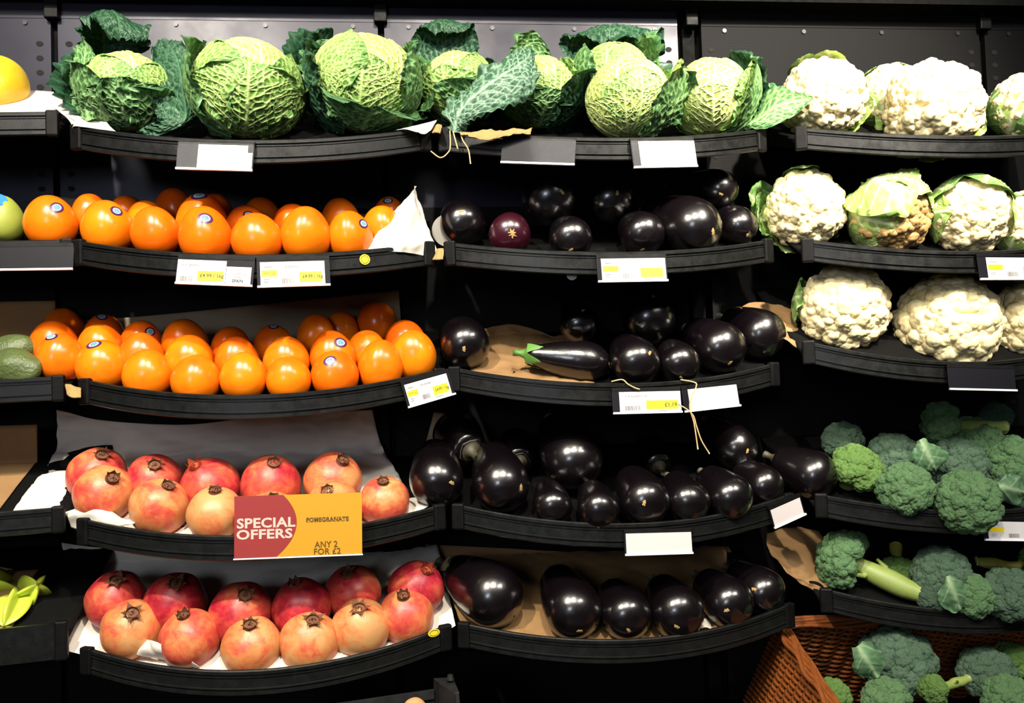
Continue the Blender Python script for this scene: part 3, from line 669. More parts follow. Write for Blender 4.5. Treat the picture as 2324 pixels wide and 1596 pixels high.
A((2, 2), 1472, 724, 58, 4, 6, (.18, -.85), 'large black aubergine piled behind the aubergine price ticket', y=1.42, L=2.8)
A((2, 2), 1340, 822, 47, 82, 6, (.92, .1), 'black aubergine lying sideways with its green stalk showing', L=4.1, y=1.355, fat=0.9, cmat=M_CALYX)
A((2, 2), 1442, 822, 54, 2, 0, (.55, -.35), 'black aubergine next to the blossom end of the sideways one')
A((2, 2), 1541, 826, 47, 2, 0, (.1, .65), 'small black aubergine above the blank ticket with twine')
A((2, 2), 1633, 790, 59, 18, 0, (.38, .55), 'glossy black aubergine near the shelf end, beside the paper-touching one')
A((2, 2), 1724, 760, 57, 26, 0, None, 'large black aubergine touching the brown paper beside the cauliflowers')
S4 = 'on the shelf with the most aubergines'
A((2, 3), 1040, 990, 56, 200, 0, None, 'shaded black aubergine with its stalk end facing out '+S4, y=1.47, L=2.4)
A((2, 3), 992, 1090, 62, 4, 0, (.55, .1), 'black aubergine beside the pomegranates, mirroring white paper', L=3.2)
A((2, 3), 1138, 1100, 65, 6, 0, (.68, .1), 'dark purple-sheened aubergine with a pale scar '+S4, mat=M_AUB, L=3.2)
A((2, 3), 1172, 1018, 45, 180, 0, None, 'small shaded aubergine deep behind the purple-sheened one', y=1.47, L=2.4)
A((2, 3), 1300, 1045, 68, 10, 8, (.72, .72), 'biggest black aubergine, piled on top of the front ones', y=1.385, L=3.0)
A((2, 3), 1254, 1148, 44, 0, 0, None, 'small black aubergine under the biggest one, near the purple-sheened one')
A((2, 3), 1358, 1156, 48, 0, 0, (.0, .8), 'small black aubergine with brown dry end under the biggest one', sk=0)
A((2, 3), 1475, 1030, 42, 185, 0, None, 'shaded aubergine with its dark stalk pointing out of the pile', y=1.46, L=2.4)
A((2, 3), 1462, 1136, 58, 4, 0, (0, .1), 'black aubergine with a brown-ringed round scar', sk=1)
A((2, 3), 1559, 1138, 51, 6, 0, None, 'black aubergine without visible scar above the blank ticket')
A((2, 3), 1655, 1128, 53, 14, 0, (.75, .35), 'black aubergine with a curved pale scar near the shelf end')
A((2, 3), 1732, 1102, 45, 22, 0, (.2, .8), 'black aubergine at the curved shelf end beside the slanted blank ticket')
A((2, 3), 1668, 1018, 50, 14, 6, (.5, .1), 'black aubergine resting on top of others near the dangling twine', y=1.40, L=3.0)
A((2, 3), 1842, 1078, 55, 36, 0, (.93, .2), 'black aubergine pointing at the broccoli across the shelf gap', L=2.6, y=1.375)
S5 = 'on the lowest aubergine shelf'
A((2, 4), 1118, 1352, 72, 38, 0, (.62, .68), 'largest elongated aubergine lying aslant over brown paper', L=3.1, fat=1.25)
A((2, 4), 1300, 1384, 66, 10, 0, (.2, .62), 'broad aubergine with violet sheen '+S5, L=3.0)
A((2, 4), 1420, 1394, 57, 6, 0, (.1, .55), 'black aubergine between the violet-sheened one and two others '+S5)
A((2, 4), 1536, 1388, 60, 8, 0, (.0, .5), 'black aubergine with small crusty scar beside a paper scrap')
A((2, 4), 1652, 1367, 56, 18, 0, (-.05, .3), 'black aubergine with tan scar near the curved end '+S5)
A((2, 4), 1730, 1342, 52, 24, 0, (-.4, -.1), 'black aubergine at the end beside the wicker basket')
#PART3
# ------------------------------------------------------------------ leaves
def voronoi_edge(a, b, size, seed):
    """distance to the cell borders of a jittered grid in the plane (a,b)"""
    A, B = a/size, b/size; i, j = np.floor(A).astype(int), np.floor(B).astype(int); f1 = np.full(a.shape, 9.0); f2 = np.full(a.shape, 9.0)
    for di in (-1, 0, 1):
        for dj in (-1, 0, 1):
            ci, cj = i+di, j+dj; h = (ci*374761393+cj*668265263+seed*144665) & 0x7fffffff; h = (h ^ (h >> 13))*1274126177 & 0x7fffffff; h2 = (h ^ (h >> 11))*1103515245+12345 & 0x7fffffff
            x = ci+0.15+0.7*(h % 1000)/1000; y = cj+0.15+0.7*(h2 % 1000)/1000; d = np.hypot(A-x, B-y); f2 = np.where(d < f1, f1, np.minimum(f2, d)); f1 = np.minimum(f1, d)
    return (f2-f1)*size
def vein_field(a, b, u, v, length, seed, cell=0.0105, lat=0.021, mid=0.0040, net=0.85):
    n1 = snoise(seed, 0.05); n2 = snoise(seed+1, 0.05); a_, b_ = a+0.0025*n1(a, b), b+0.0025*n2(a, b)
    m = np.exp(-(b/(mid*(1.05-0.85*u)+0.0005))**2)
    q = (a_-np.abs(b_)*0.95+np.abs(b_)**2*2.5)/lat+0.5*(b_ > 0); d = np.abs(q-np.round(q))*lat; L = np.exp(-(d/(0.00165-0.0007*np.abs(v)))**2)*np.clip(1.15-0.35*np.abs(v), 0, 1)
    t = np.exp(-(voronoi_edge(a_*0.9-np.abs(b_)*0.4, b_, cell, seed)/0.0021)**2)*net
    t2 = np.exp(-(voronoi_edge(a_, b_*0.9, cell*0.45, seed+5)/0.0012)**2)*0.30*net
    return np.maximum(np.maximum(m, L), np.maximum(t, t2))
def add_attr(me, name, arr):
    at_ = me.attributes.new(name, 'FLOAT', 'POINT'); at_.data.foreach_set('value', np.asarray(arr, dtype=np.float32).ravel())
def finish_leaf(name, P, N, a, b, u, v, length, seed, relief, frill, kind, edgek=1.0):
    """displace a leaf surface by veins, blisters and frill, return mesh"""
    vf = vein_field(a, b, u, v, length, seed) if kind == 'savoy' else vein_field(a, b, u, v, length, seed, cell=0.02, lat=0.03, mid=0.0075, net=0.25)
    edge = np.clip(np.maximum(np.abs(v), (u-0.62)/0.38), 0, 1)
    e3 = edge**4; na, nb, nc = snoise(seed+7, 0.055), snoise(seed+8, 0.022), snoise(seed+9, 0.011)
    disp = relief*(vf-0.5)+frill*(e3*(na(a, b)+0.75*nb(a, b)+0.22*nc(a, b))+0.10*nc(a, b))
    P = P+N*disp[..., None]
    nu, nv = P.shape[:2]; me = smooth(quickmesh(name, P.reshape(-1, 3), grid_faces(nu, nv)))
    add_attr(me, 'vein', np.clip(vf*(1-0.55*e3*edgek), 0, 1)); add_attr(me, 'edge', np.clip(edge**5*edgek, 0, 1)); return me
def wrap_leaf(R, az, S=110, W=70, k=1.0, fu=0.0, fv=0.0, frill=0.0, seed=1, n=(84, 78), th0=14, kind='savoy', relief=0.0028, tip=0.0, sq=(1, 1, 0.93), pf=2.2, base=0.30, roll=0.0):
    """leaf wrapped round a head: base under the head, midrib rising at azimuth az (0 = towards the aisle)"""
    u, v = np.meshgrid(np.linspace(0, 1, n[0]), np.linspace(-1, 1, n[1]), indexing='ij'); S_, W_ = math.radians(S), math.radians(W)
    sm = np.clip(u/0.55, 0, 1); sm = sm*sm*(3-2*sm); wu = W_*(base+(1-base)*sm)*np.sqrt(np.clip(1-(0.995*u)**7, 0.0, 1))
    uu = u*(1-0.10*np.abs(v)**2.5*u)
    th = math.radians(th0)+uu*S_; al = v*wu
    mdir = np.stack([0*th, -np.sin(th), -np.cos(th)], -1); X = np.array([1.0, 0, 0]); d = np.cos(al)[..., None]*mdir+np.sin(al)[..., None]*X
    rad = R*k*(1+fu*u**pf+fv*np.abs(v)**3*sm)
    if tip: rad = rad+R*tip*np.clip((u-0.8)/0.2, 0, 1)**2
    P = d*rad[..., None]*np.array(sq)
    if roll: P[..., 2] += roll*R*np.clip(u-.7, 0, 1)
    a = uu*S_*R; b = al*R
    me_args = (a, b, u, v, S_*R)
    c, s_ = math.cos(math.radians(az)), math.sin(math.radians(az)); Rz = np.array([[c, -s_, 0], [s_, c, 0], [0, 0, 1]])
    return finish_leaf('leaf', P@Rz.T, d@Rz.T, *me_args, seed, relief, frill, kind)
def free_leaf(C, nu, nv, seed, relief=0.0018, frill=0.004, kind='savoy', name='leaf'):
    """leaf through control points C[along][across] (world), already in place"""
    P = surf(C, nu, nv); U = np.gradient(P, axis=0); V_ = np.gradient(P, axis=1); N = np.cross(V_, U); N /= np.linalg.norm(N, axis=-1)[..., None]+1e-9
    u, v = np.meshgrid(np.linspace(0, 1, nu), np.linspace(-1, 1, nv), indexing='ij')
    # round off the outline so that it is not a rectangle
    w_ = np.sqrt(np.clip(1-(0.99*u)**6, 0.02, 1))*(0.5+0.5*np.clip(u/0.35, 0, 1)); c = P[:, nv//2:nv//2+1, :]; P = c+(P-c)*w_[..., None]
    L = np.linalg.norm(np.diff(P[:, nv//2], axis=0), axis=1).sum(); Wd = np.linalg.norm(P[:, -1]-P[:, 0], axis=1)/2
    return finish_leaf(name, P, N, u*L, v*Wd[:, None], u, v, L, seed, relief, frill, kind)
MT = {'P': M_LP, 'M': M_LM, 'G': M_LG, 'D': M_LD, 'C': M_CL, 'c': M_CLD, 'B': M_BL}
def lip_front(key, x): s = SH[key]; return float(s.lip(min(max(s.u(x), 0), 1))[1])+0.006
def head_core(R, seed, mat, sq=(1, 1, 0.93)):
    u, v = np.meshgrid(np.linspace(0.02, np.pi-0.02, 70), np.linspace(0, 2*np.pi, 120, endpoint=False), indexing='ij')
    d = np.stack([np.sin(u)*np.cos(v), np.sin(u)*np.sin(v), np.cos(u)], -1); a = (np.pi-u)*R; vv = ((v/(2*np.pi)*5) % 1)*2-1; b = vv*np.sin(u)*R*np.pi/5
    vf = vein_field(a, b, np.clip(a/(np.pi*R), 0, 1), vv*0, 0, seed, mid=0.003); P = d*(R+0.0016*(vf-0.5)[..., None])*np.array(sq)
    me = smooth(quickmesh('heart', P.reshape(-1, 3), grid_faces(70, 120, False, True))); add_attr(me, 'vein', vf); add_attr(me, 'edge', vf*0); me.materials.append(mat); return me
def cabbage(key, px, py, rp, leaves, label, y=None, sq=(1, 1, 0.93), tilt=(0, 0), core='P', name='savoy_cabbage'):
    p, r = place(key, px, py, rp, 0.93); yl = lip_front(key, p[0])+r*0.80
    if p[1] < yl: p = at(px, py, yl); r = rp*np.dot(p-CAM, AZ)/F
    if y is not None: p = at(px, py, y); r = rp*np.dot(p-CAM, AZ)/F
    yawc = math.degrees(math.atan2(p[0], p[1]))
    M = Matrix.Translation(Vector(p)) @ Matrix.Rotation(math.radians(-yawc), 4, 'Z') @ Matrix.Rotation(math.radians(tilt[0]), 4, 'X') @ Matrix.Rotation(math.radians(tilt[1]), 4, 'Y')
    o = thing(name, label, 'cabbage', M, 'savoy cabbages on the top shelf')
    sd = int(px); mobj('heart', head_core(r*0.955, sd, MT[core], sq), None, o)
    for q, (tone, kw) in enumerate(leaves):
        kw = dict(kw); kw.setdefault('seed', sd+q*13); kw.setdefault('sq', sq); me = wrap_leaf(r, **kw); mobj('leaf', me, MT[tone], o)
    return o, p, r
N1, N2 = (118, 112), (84, 80)
# 1: cabbage with a dark hood of outer leaves
def add_leaf(o, C, tone, seed, nu=90, nv=80, relief=.003, frill=.007, name='outer_leaf'):
    C = [[at(*q) for q in row] for row in C]; ob = mobj(name, free_leaf(C, nu, nv, seed, relief, frill), MT[tone]); ob.parent = o; ob.matrix_parent_inverse = o.matrix_world.inverted(); return ob
o1, p1_, r1_ = cabbage((1, 0), 290, 210, 97, [
    ('P', dict(az=8, S=128, W=52, k=0.985, n=N1)), ('M', dict(az=-50, S=120, W=60, k=1.0, fv=.05, n=N2)), ('M', dict(az=60, S=112, W=58, k=1.0, fv=.04, n=N2)), ('M', dict(az=150, S=150, W=60, k=1.02, fu=.05, frill=.004, n=N2)),
    ('G', dict(az=-12, S=66, W=74, k=1.05, fu=.08, fv=.05, frill=.007, n=N1)), ('G', dict(az=40, S=60, W=50, k=1.08, fu=.10, fv=.08, frill=.008, n=N2)), ('G', dict(az=-80, S=104, W=50, k=1.06, fu=.16, fv=.10, frill=.006, n=N2)),
    ('D', dict(az=-125, S=125, W=40, k=1.1, fu=.40, fv=.15, frill=.009, relief=.003, n=N2))],
    'savoy cabbage with a dark crinkled outer leaf hooded over it', tilt=(-8, -4))
add_leaf(o1, [[(185, 205, 1.45), (240, 150, 1.485), (305, 150, 1.485)], [(168, 125, 1.43), (235, 85, 1.48), (338, 125, 1.475)], [(172, 62, 1.41), (240, 26, 1.45), (335, 78, 1.45)], [(205, 46, 1.385), (265, 36, 1.405), (342, 92, 1.42)], [(222, 78, 1.375), (272, 82, 1.38), (338, 118, 1.40)]], 'D', 311, 110, 100, .0035, .009, 'hooded_leaf')
add_leaf(o1, [[(270, 288, 1.325), (350, 310, 1.325), (430, 300, 1.36)], [(345, 270, 1.315), (418, 275, 1.325), (466, 250, 1.385)], [(352, 215, 1.33), (415, 205, 1.37), (472, 190, 1.40)], [(335, 150, 1.375), (402, 135, 1.41), (455, 135, 1.42)], [(325, 100, 1.41), (372, 84, 1.44), (430, 95, 1.44)]], 'D', 317, 110, 90, .0035, .008)
add_leaf(o1, [[(168, 285, 1.365), (200, 275, 1.345), (235, 262, 1.335)], [(158, 225, 1.385), (190, 218, 1.35), (228, 208, 1.34)], [(160, 150, 1.405), (190, 150, 1.375), (222, 150, 1.358)], [(170, 85, 1.43), (195, 96, 1.41), (217, 108, 1.39)]], 'G', 323, 90, 70, .0026, .005)
# 2: the plain round one with a strong net of veins
cabbage((1, 0), 562, 205, 122, [
    ('M', dict(az=2, S=86, W=82, k=1.015, fu=.04, fv=.03, frill=.005, n=(140, 140), base=.2)), ('P', dict(az=15, S=150, W=58, k=.975, n=N1)), ('M', dict(az=-62, S=128, W=60, k=1.01, fv=.04, frill=.003, n=N2)),
    ('M', dict(az=78, S=122, W=56, k=1.0, fu=.06, frill=.004, n=N2)), ('G', dict(az=-95, S=128, W=46, k=1.04, fu=.22, fv=.1, frill=.006, n=N2)),
    ('M', dict(az=170, S=140, W=58, k=1.05, fu=.18, fv=.08, frill=.005, n=N2)), ('M', dict(az=110, S=132, W=40, k=1.03, fu=.15, frill=.005, n=N2))],
    'round yellow-green savoy cabbage with a bold net of pale veins', tilt=(-6, 3))
# 3: largest, framed by frilly outer leaves
cabbage((1, 0), 828, 192, 122, [
    ('P', dict(az=42, S=128, W=50, k=.985, n=N1)), ('M', dict(az=-58, S=140, W=62, k=1.0, fv=.03, frill=.003, n=(130, 120))), ('M', dict(az=0, S=86, W=66, k=.995, n=(130, 120), frill=.002)),
    ('G', dict(az=88, S=132, W=52, k=1.03, fu=.10, fv=.12, frill=.006, relief=.0026, n=N1)), ('G', dict(az=15, S=34, W=120, k=1.06, fu=.10, fv=.10, frill=.008, relief=.003, n=N1)),
    ('D', dict(az=-88, S=112, W=46, k=1.08, fu=.16, fv=.10, frill=.008, relief=.003, n=N1)), ('G', dict(az=-140, S=138, W=52, k=1.07, fu=.22, fv=.10, frill=.006, n=N2)),
    ('M', dict(az=165, S=140, W=50, k=1.04, fu=.14, frill=.005, n=N2)), ('D', dict(az=-120, S=132, W=36, k=1.1, fu=.42, fv=.1, frill=.008, n=N2)), ('G', dict(az=125, S=128, W=44, k=1.08, fu=.2, fv=.12, frill=.007, n=N2))],
    'largest savoy cabbage framed by a ruffled green collar of leaves', tilt=(-4, 8))
# 4: tucked behind, between the two shelves
o4, p4_, r4_ = cabbage((2, 0), 1040, 200, 88, [
    ('P', dict(az=-8, S=126, W=58, k=.985, n=N1)), ('M', dict(az=55, S=128, W=58, k=1.0, frill=.002, n=N2)), ('M', dict(az=-20, S=84, W=66, k=1.02, fu=.05, frill=.004, n=N2)),
    ('G', dict(az=30, S=66, W=56, k=1.06, fu=.12, fv=.1, frill=.005, n=N2)), ('D', dict(az=175, S=138, W=52, k=1.1, fu=.62, fv=.12, frill=.006, pf=1.8, n=N2)), ('D', dict(az=118, S=128, W=40, k=1.1, fu=.30, frill=.007, n=N2)), ('D', dict(az=-110, S=112, W=40, k=1.08, fu=.2, frill=.007, n=N2))],
    'savoy cabbage tucked between the largest one and the drooping leaf', y=1.435, tilt=(-6, 0))
LC4 = [[(950, 180, 1.50), (1010, 150, 1.52), (1080, 160, 1.50)], [(934, 120, 1.50), (1005, 100, 1.525), (1088, 112, 1.50)], [(940, 68, 1.49), (1005, 46, 1.51), (1082, 62, 1.49)], [(956, 74, 1.47), (1010, 58, 1.485), (1072, 84, 1.475)]]
add_leaf(o4, LC4, 'D', 401, 80, 80, .003, .006)
# 5: with the long leaf drooping over the hessian
o5, p5, r5 = cabbage((2, 0), 1222, 210, 88, [
    ('P', dict(az=26, S=132, W=50, k=.98, n=N2)), ('M', dict(az=36, S=96, W=54, k=1.0, frill=.003, n=N1)), ('G', dict(az=-14, S=62, W=66, k=1.05, fu=.08, frill=.004, n=N1)),
    ('G', dict(az=14, S=44, W=80, k=1.08, fu=.10, fv=.06, frill=.005, n=N2)), ('D', dict(az=76, S=92, W=50, k=1.10, fu=.42, fv=.22, frill=.009, relief=.003, n=N1)),
    ('M', dict(az=120, S=138, W=46, k=1.06, fu=.16, fv=.06, frill=.006, n=N2)), ('G', dict(az=-170, S=146, W=44, k=1.06, fu=.34, fv=.1, frill=.007, n=N2)), ('G', dict(az=-70, S=120, W=46, k=1.04, fu=.1, frill=.005, n=N2))],
    'savoy cabbage with a long dark leaf drooping over the hessian', tilt=(-4, 4))
C = [[at(1052, 300, 1.315), at(1030, 300, 1.325), at(1008, 285, 1.35)], [at(1085, 268, 1.305), at(1045, 250, 1.32), at(1020, 235, 1.36)], [at(1165, 240, 1.295), at(1110, 190, 1.31), at(1060, 195, 1.37)],
     [at(1218, 205, 1.30), at(1180, 145, 1.315), at(1130, 140, 1.37)], [at(1228, 160, 1.33), at(1215, 112, 1.345), at(1180, 95, 1.38)]]
me = free_leaf(C, 120, 96, 77, 0.0024, 0.0075); ob = mobj('drooping_leaf', me, M_LV); ob['label'] = 'long dark crinkled leaf with pale veins'; ob.parent = o5; ob.matrix_parent_inverse = o5.matrix_world.inverted()
# 6: behind, dark frilled
o6, p6_, r6_ = cabbage((2, 0), 1392, 178, 84, [
    ('M', dict(az=-10, S=140, W=64, k=.985, n=N2)), ('M', dict(az=50, S=136, W=56, k=1.0, n=N2)), ('G', dict(az=-70, S=128, W=46, k=1.05, fu=.2, frill=.005, n=N2)),
    ('D', dict(az=175, S=140, W=62, k=1.1, fu=.42, fv=.22, frill=.010, relief=.003, pf=1.7, n=N1)), ('G', dict(az=110, S=138, W=46, k=1.08, fu=.34, fv=.12, frill=.009, relief=.003, n=N2)), ('D', dict(az=-125, S=138, W=42, k=1.08, fu=.44, frill=.009, n=N2))],
    'savoy cabbage at the back with a dark frill arching over its top', y=1.452, tilt=(-4, 0))
add_leaf(o6, [[(1300, 195, 1.48), (1390, 150, 1.515), (1485, 175, 1.49)], [(1272, 130, 1.48), (1385, 85, 1.52), (1508, 122, 1.49)], [(1275, 88, 1.46), (1385, 56, 1.49), (1508, 74, 1.47)], [(1305, 98, 1.435), (1385, 80, 1.455), (1488, 108, 1.445)]], 'D', 407, 90, 110, .0035, .009)
add_leaf(o5, [[(1150, 172, 1.44), (1195, 150, 1.455), (1245, 165, 1.45)], [(1142, 130, 1.44), (1195, 104, 1.46), (1250, 130, 1.45)], [(1160, 92, 1.43), (1205, 66, 1.445), (1245, 92, 1.44)]], 'G', 409, 70, 70, .0028, .007)
# 7: pale smooth one
cabbage((2, 0), 1425, 225, 96, [
    ('P', dict(az=-4, S=62, W=86, k=1.0, fu=.02, n=N1)), ('P', dict(az=-14, S=150, W=62, k=.985, n=N1, relief=.0012)), ('P', dict(az=55, S=132, W=56, k=.995, n=N2)), ('M', dict(az=20, S=98, W=56, k=1.005, frill=.002, n=N1)),
    ('G', dict(az=72, S=96, W=40, k=1.08, fu=.36, fv=.16, frill=.008, relief=.0026, n=N2)), ('P', dict(az=-80, S=118, W=50, k=1.0, n=N2)), ('M', dict(az=130, S=140, W=46, k=1.03, fu=.14, frill=.004, n=N2))],
    'pale tight savoy cabbage with only one loose green leaf', tilt=(-6, 0), sq=(1, 1, .95))
# 8: pale with a dark leaf stretching to the cauliflowers
o8, p8, r8 = cabbage((2, 0), 1612, 222, 92, [
    ('P', dict(az=4, S=70, W=82, k=1.0, n=N1)), ('P', dict(az=-20, S=140, W=60, k=.985, n=N1, relief=.001)), ('P', dict(az=45, S=130, W=52, k=.995, n=N2, relief=.0012)), ('P', dict(az=-75, S=134, W=46, k=1.05, fu=.16, frill=.003, n=N2, relief=.001)),
    ('M', dict(az=78, S=112, W=44, k=1.06, fu=.14, frill=.005, n=N2)), ('G', dict(az=88, S=120, W=46, k=1.12, fu=.24, fv=.12, frill=.007, relief=.0026, n=N2)), ('D', dict(az=125, S=140, W=46, k=1.12, fu=.32, fv=.12, frill=.008, relief=.003, n=N2)), ('M', dict(az=-110, S=130, W=40, k=1.06, fu=.2, frill=.004, n=N2))],
    'pale savoy cabbage with a dark leaf stretching towards the cauliflowers', tilt=(-6, 0), sq=(.92, 1, .97))
C = [[at(1668, 292, 1.36), at(1690, 285, 1.36), at(1700, 262, 1.40)], [at(1715, 296, 1.34), at(1725, 268, 1.345), at(1712, 220, 1.40)], [at(1772, 280, 1.33), at(1765, 240, 1.34), at(1752, 190, 1.38)], [at(1815, 255, 1.33), at(1818, 228, 1.335), at(1800, 208, 1.36)], [at(1840, 235, 1.335), at(1843, 225, 1.338), at(1836, 216, 1.345)]]
me = free_leaf(C, 84, 70, 91, 0.0020, 0.004); ob = mobj('stretched_leaf', me, M_LG); ob['label'] = 'flat dark green leaf'; ob.parent = o8; ob.matrix_parent_inverse = o8.matrix_world.inverted()

# ------------------------------------------------------------------ cauliflower and broccoli
def fib_dirs(n, seed=0, cap=1.0):
    """n directions spread over the part z > 1-2*cap of the sphere"""
    i = np.arange(n)+0.5; z = 1-2*cap*i/n; ph = i*2.399963+seed; r = np.sqrt(1-z*z); return np.stack([r*np.cos(ph), r*np.sin(ph), z], 1)
def ico(sub):
    t = (1+5**.5)/2; V = [(-1, t, 0), (1, t, 0), (-1, -t, 0), (1, -t, 0), (0, -1, t), (0, 1, t), (0, -1, -t), (0, 1, -t), (t, 0, -1), (t, 0, 1), (-t, 0, -1), (-t, 0, 1)]
    Fc = [(0, 11, 5), (0, 5, 1), (0, 1, 7), (0, 7, 10), (0, 10, 11), (1, 5, 9), (5, 11, 4), (11, 10, 2), (10, 7, 6), (7, 1, 8), (3, 9, 4), (3, 4, 2), (3, 2, 6), (3, 6, 8), (3, 8, 9), (4, 9, 5), (2, 4, 11), (6, 2, 10), (8, 6, 7), (9, 8, 1)]
    V = [unit(v) for v in V]
    for _ in range(sub):
        C_, F2 = {}, []
        def mid(a, b):
            k = (min(a, b), max(a, b))
            if k not in C_: C_[k] = len(V); V.append(unit(V[a]+V[b]))
            return C_[k]
        for a, b, c in Fc: ab, bc, ca = mid(a, b), mid(b, c), mid(c, a); F2 += [(a, ab, ca), (b, bc, ab), (c, ca, bc), (ab, bc, ca)]
        Fc = F2
    return np.array(V), np.array(Fc)
ICO4 = ico(4)
def bumpy(name, n1, h1, n2, h2, seed, mat, flat=0.75):
    V, Fc = ICO4; r = RNG(seed); out = np.ones(len(V))
    for n, h in ((n1, h1), (n2, h2)):
        if not n: continue
        D = fib_dirs(n, seed)+r.normal(size=(n, 3))*0.10; D /= np.linalg.norm(D, axis=1)[:, None]; w_ = (V@D.T).max(1); ang = np.arccos(np.clip(w_, -1, 1)); rr = 2.1/math.sqrt(n)
        out = out+h*np.sqrt(np.clip(1-(ang/rr)**2, 0, 1))
    P = V*out[:, None]; P[:, 2] = np.where(P[:, 2] < 0, P[:, 2]*flat, P[:, 2]); me = smooth(quickmesh(name, P, Fc)); me.materials.append(mat); return me
FLO = [bumpy('floret', 16, 0.22, 90, 0.07, q, M_CURD) for q in range(3)]
def cauliflower(key, px, py, rp, facing, leaves, label, y=None, n=46, hf=0.95, sq=0.86, brown=False):
    p, r = place(key, px, py, rp, hf); yl = lip_front(key, p[0])+r*0.92
    if y is None and p[1] < yl: p = at(px, py, yl); r = rp*np.dot(p-CAM, AZ)/F
    if y is not None: p = at(px, py, y); r = rp*np.dot(p-CAM, AZ)/F
    rnd = random.Random(int(px*3+py)); fx, fz = facing; view = -unit(p-CAM); za = unit(AX*fx+AY*fz+view*math.sqrt(max(.04, 1-fx*fx-fz*fz))); xa, ya, za = frame_from_z(za, (0, 0.2, 1))
    o = thing('cauliflower', label, 'cauliflower', mat4(xa, ya, za, p), 'cauliflowers on the stand')
    core = bumpy('curd', 30, 0.06, 0, 0, int(px) % 50, M_CURD); core.transform(Matrix.Diagonal((r*0.78, r*0.78, r*0.66, 1))); mobj('curd', core, None, o)
    for i, d in enumerate(fib_dirs(n, px, 0.68)):
        s = r*(2.05/math.sqrt(n))*rnd.uniform(0.66, 0.98)*(0.82+0.36*max(0, d[2])); s = min(s, r*0.30); q = d*np.array([1, 1, sq])*(r-s*0.95)*rnd.uniform(0.94, 1.03); a1, b1, c1 = frame_from_z(d, (rnd.random(), rnd.random(), 0.3))
        ob = mobj('floret', FLO[rnd.randrange(3)], None, o, M=mat4(a1*s, b1*s, c1*s, q))
        if brown: ob.material_slots[0].link = 'OBJECT'; ob.material_slots[0].material = M_CURDB
    st = MB().add(*tube([(0, 0, -r*0.2), (0, 0, -r*0.95)], [r*0.42, r*0.34], 14)); mobj('stump', smooth(st.mesh('stump')), M_STALK, o)
    for q, (tone, kw) in enumerate(leaves):
        kw = dict(kw); kw.setdefault('seed', int(px)+q*5); kw.setdefault('kind', 'smooth'); kw.setdefault('relief', 0.0016); kw.setdefault('n', (48, 44)); kw.setdefault('sq', (1, 1, 0.92)); mobj('leaf', wrap_leaf(r, **kw), MT[tone], o)
    return o
CT, CM, CB = 'on the top cauliflower shelf', 'on the shelf of leafy cauliflowers', 'on the shelf with an empty ticket holder'
def ring(n, S, W, tone='C', off=0, **k): return [(tone, dict(az=off+i*360/n, S=S+(i*37 % 17)-8, W=W, fu=k.get('fu', .12), k=k.get('k', 1.04), frill=k.get('frill', .003))) for i in range(n)]
cauliflower((3, 0), 1868, 226, 93, (-.05, .5), ring(6, 66, 30, 'C', 20)+[('c', dict(az=200, S=118, W=22, k=1.08, fu=.10)), ('C', dict(az=165, S=112, W=24, k=1.06, fu=.1))], 'bright white cauliflower next to the stretched dark cabbage leaf')
cauliflower((3, 0), 2018, 222, 76, (.0, .7), [('C', dict(az=-20, S=142, W=58, k=1.02)), ('c', dict(az=60, S=136, W=56, k=1.05)), ('C', dict(az=-80, S=120, W=50, k=1.06, fu=.05)), ('c', dict(az=140, S=130, W=50, k=1.05)), ('c', dict(az=220, S=130, W=50, k=1.05)), ('C', dict(az=10, S=90, W=36, k=1.1, fu=.08))], 'cauliflower wrapped in green leaves between two white ones', y=1.47)
cauliflower((3, 0), 2118, 246, 106, (.05, .55), ring(6, 58, 28, 'C', 10), 'large white cauliflower '+CT)
cauliflower((3, 0), 2330, 245, 78, (.1, .7), [('C', dict(az=-40, S=140, W=50, k=1.0)), ('c', dict(az=20, S=136, W=52, k=1.03)), ('C', dict(az=80, S=130, W=50, k=1.04)), ('c', dict(az=-100, S=120, W=46, k=1.05)), ('c', dict(az=180, S=130, W=60, k=1.05))], 'leaf-wrapped cauliflower beyond the large white one '+CT)
cauliflower((3, 1), 1828, 476, 87, (.12, .28), ring(6, 64, 28, 'C', 30)+[('c', dict(az=-95, S=100, W=34, k=1.1, fu=.22, frill=.006)), ('c', dict(az=-115, S=78, W=26, k=1.15, fu=.3, frill=.006)), ('C', dict(az=-70, S=52, W=24, k=1.16, fu=.1)), ('c', dict(az=180, S=120, W=26, k=1.08, fu=.1))], 'white cauliflower with curling leaves touching the aubergines')
cauliflower((3, 1), 2020, 490, 88, (.45, -.25), [('C', dict(az=-95, S=150, W=62, k=1.05, frill=.005)), ('C', dict(az=-150, S=150, W=52, k=1.09, fu=.10, frill=.006)), ('C', dict(az=165, S=122, W=46, k=1.06, fu=.10, frill=.005)), ('C', dict(az=-45, S=118, W=44, k=1.08, frill=.003)), ('c', dict(az=120, S=120, W=50, k=1.05)), ('c', dict(az=190, S=130, W=50, k=1.06)), ('c', dict(az=65, S=44, W=40, k=1.1))], 'cauliflower folded in pale leaves, a browned curd peeping out', brown=True)
cauliflower((3, 1), 2200, 492, 86, (.1, .2), [('C', dict(az=-100, S=142, W=44, k=1.05, frill=.003)), ('C', dict(az=-140, S=120, W=44, k=1.08, fu=.1)), ('C', dict(az=85, S=112, W=36, k=1.05, fu=.06)), ('c', dict(az=150, S=130, W=50, k=1.08, fu=.1)), ('c', dict(az=210, S=126, W=50, k=1.08, fu=.1)), ('C', dict(az=0, S=40, W=50, k=1.08))], 'cauliflower half covered by pale leaves above the price ticket')
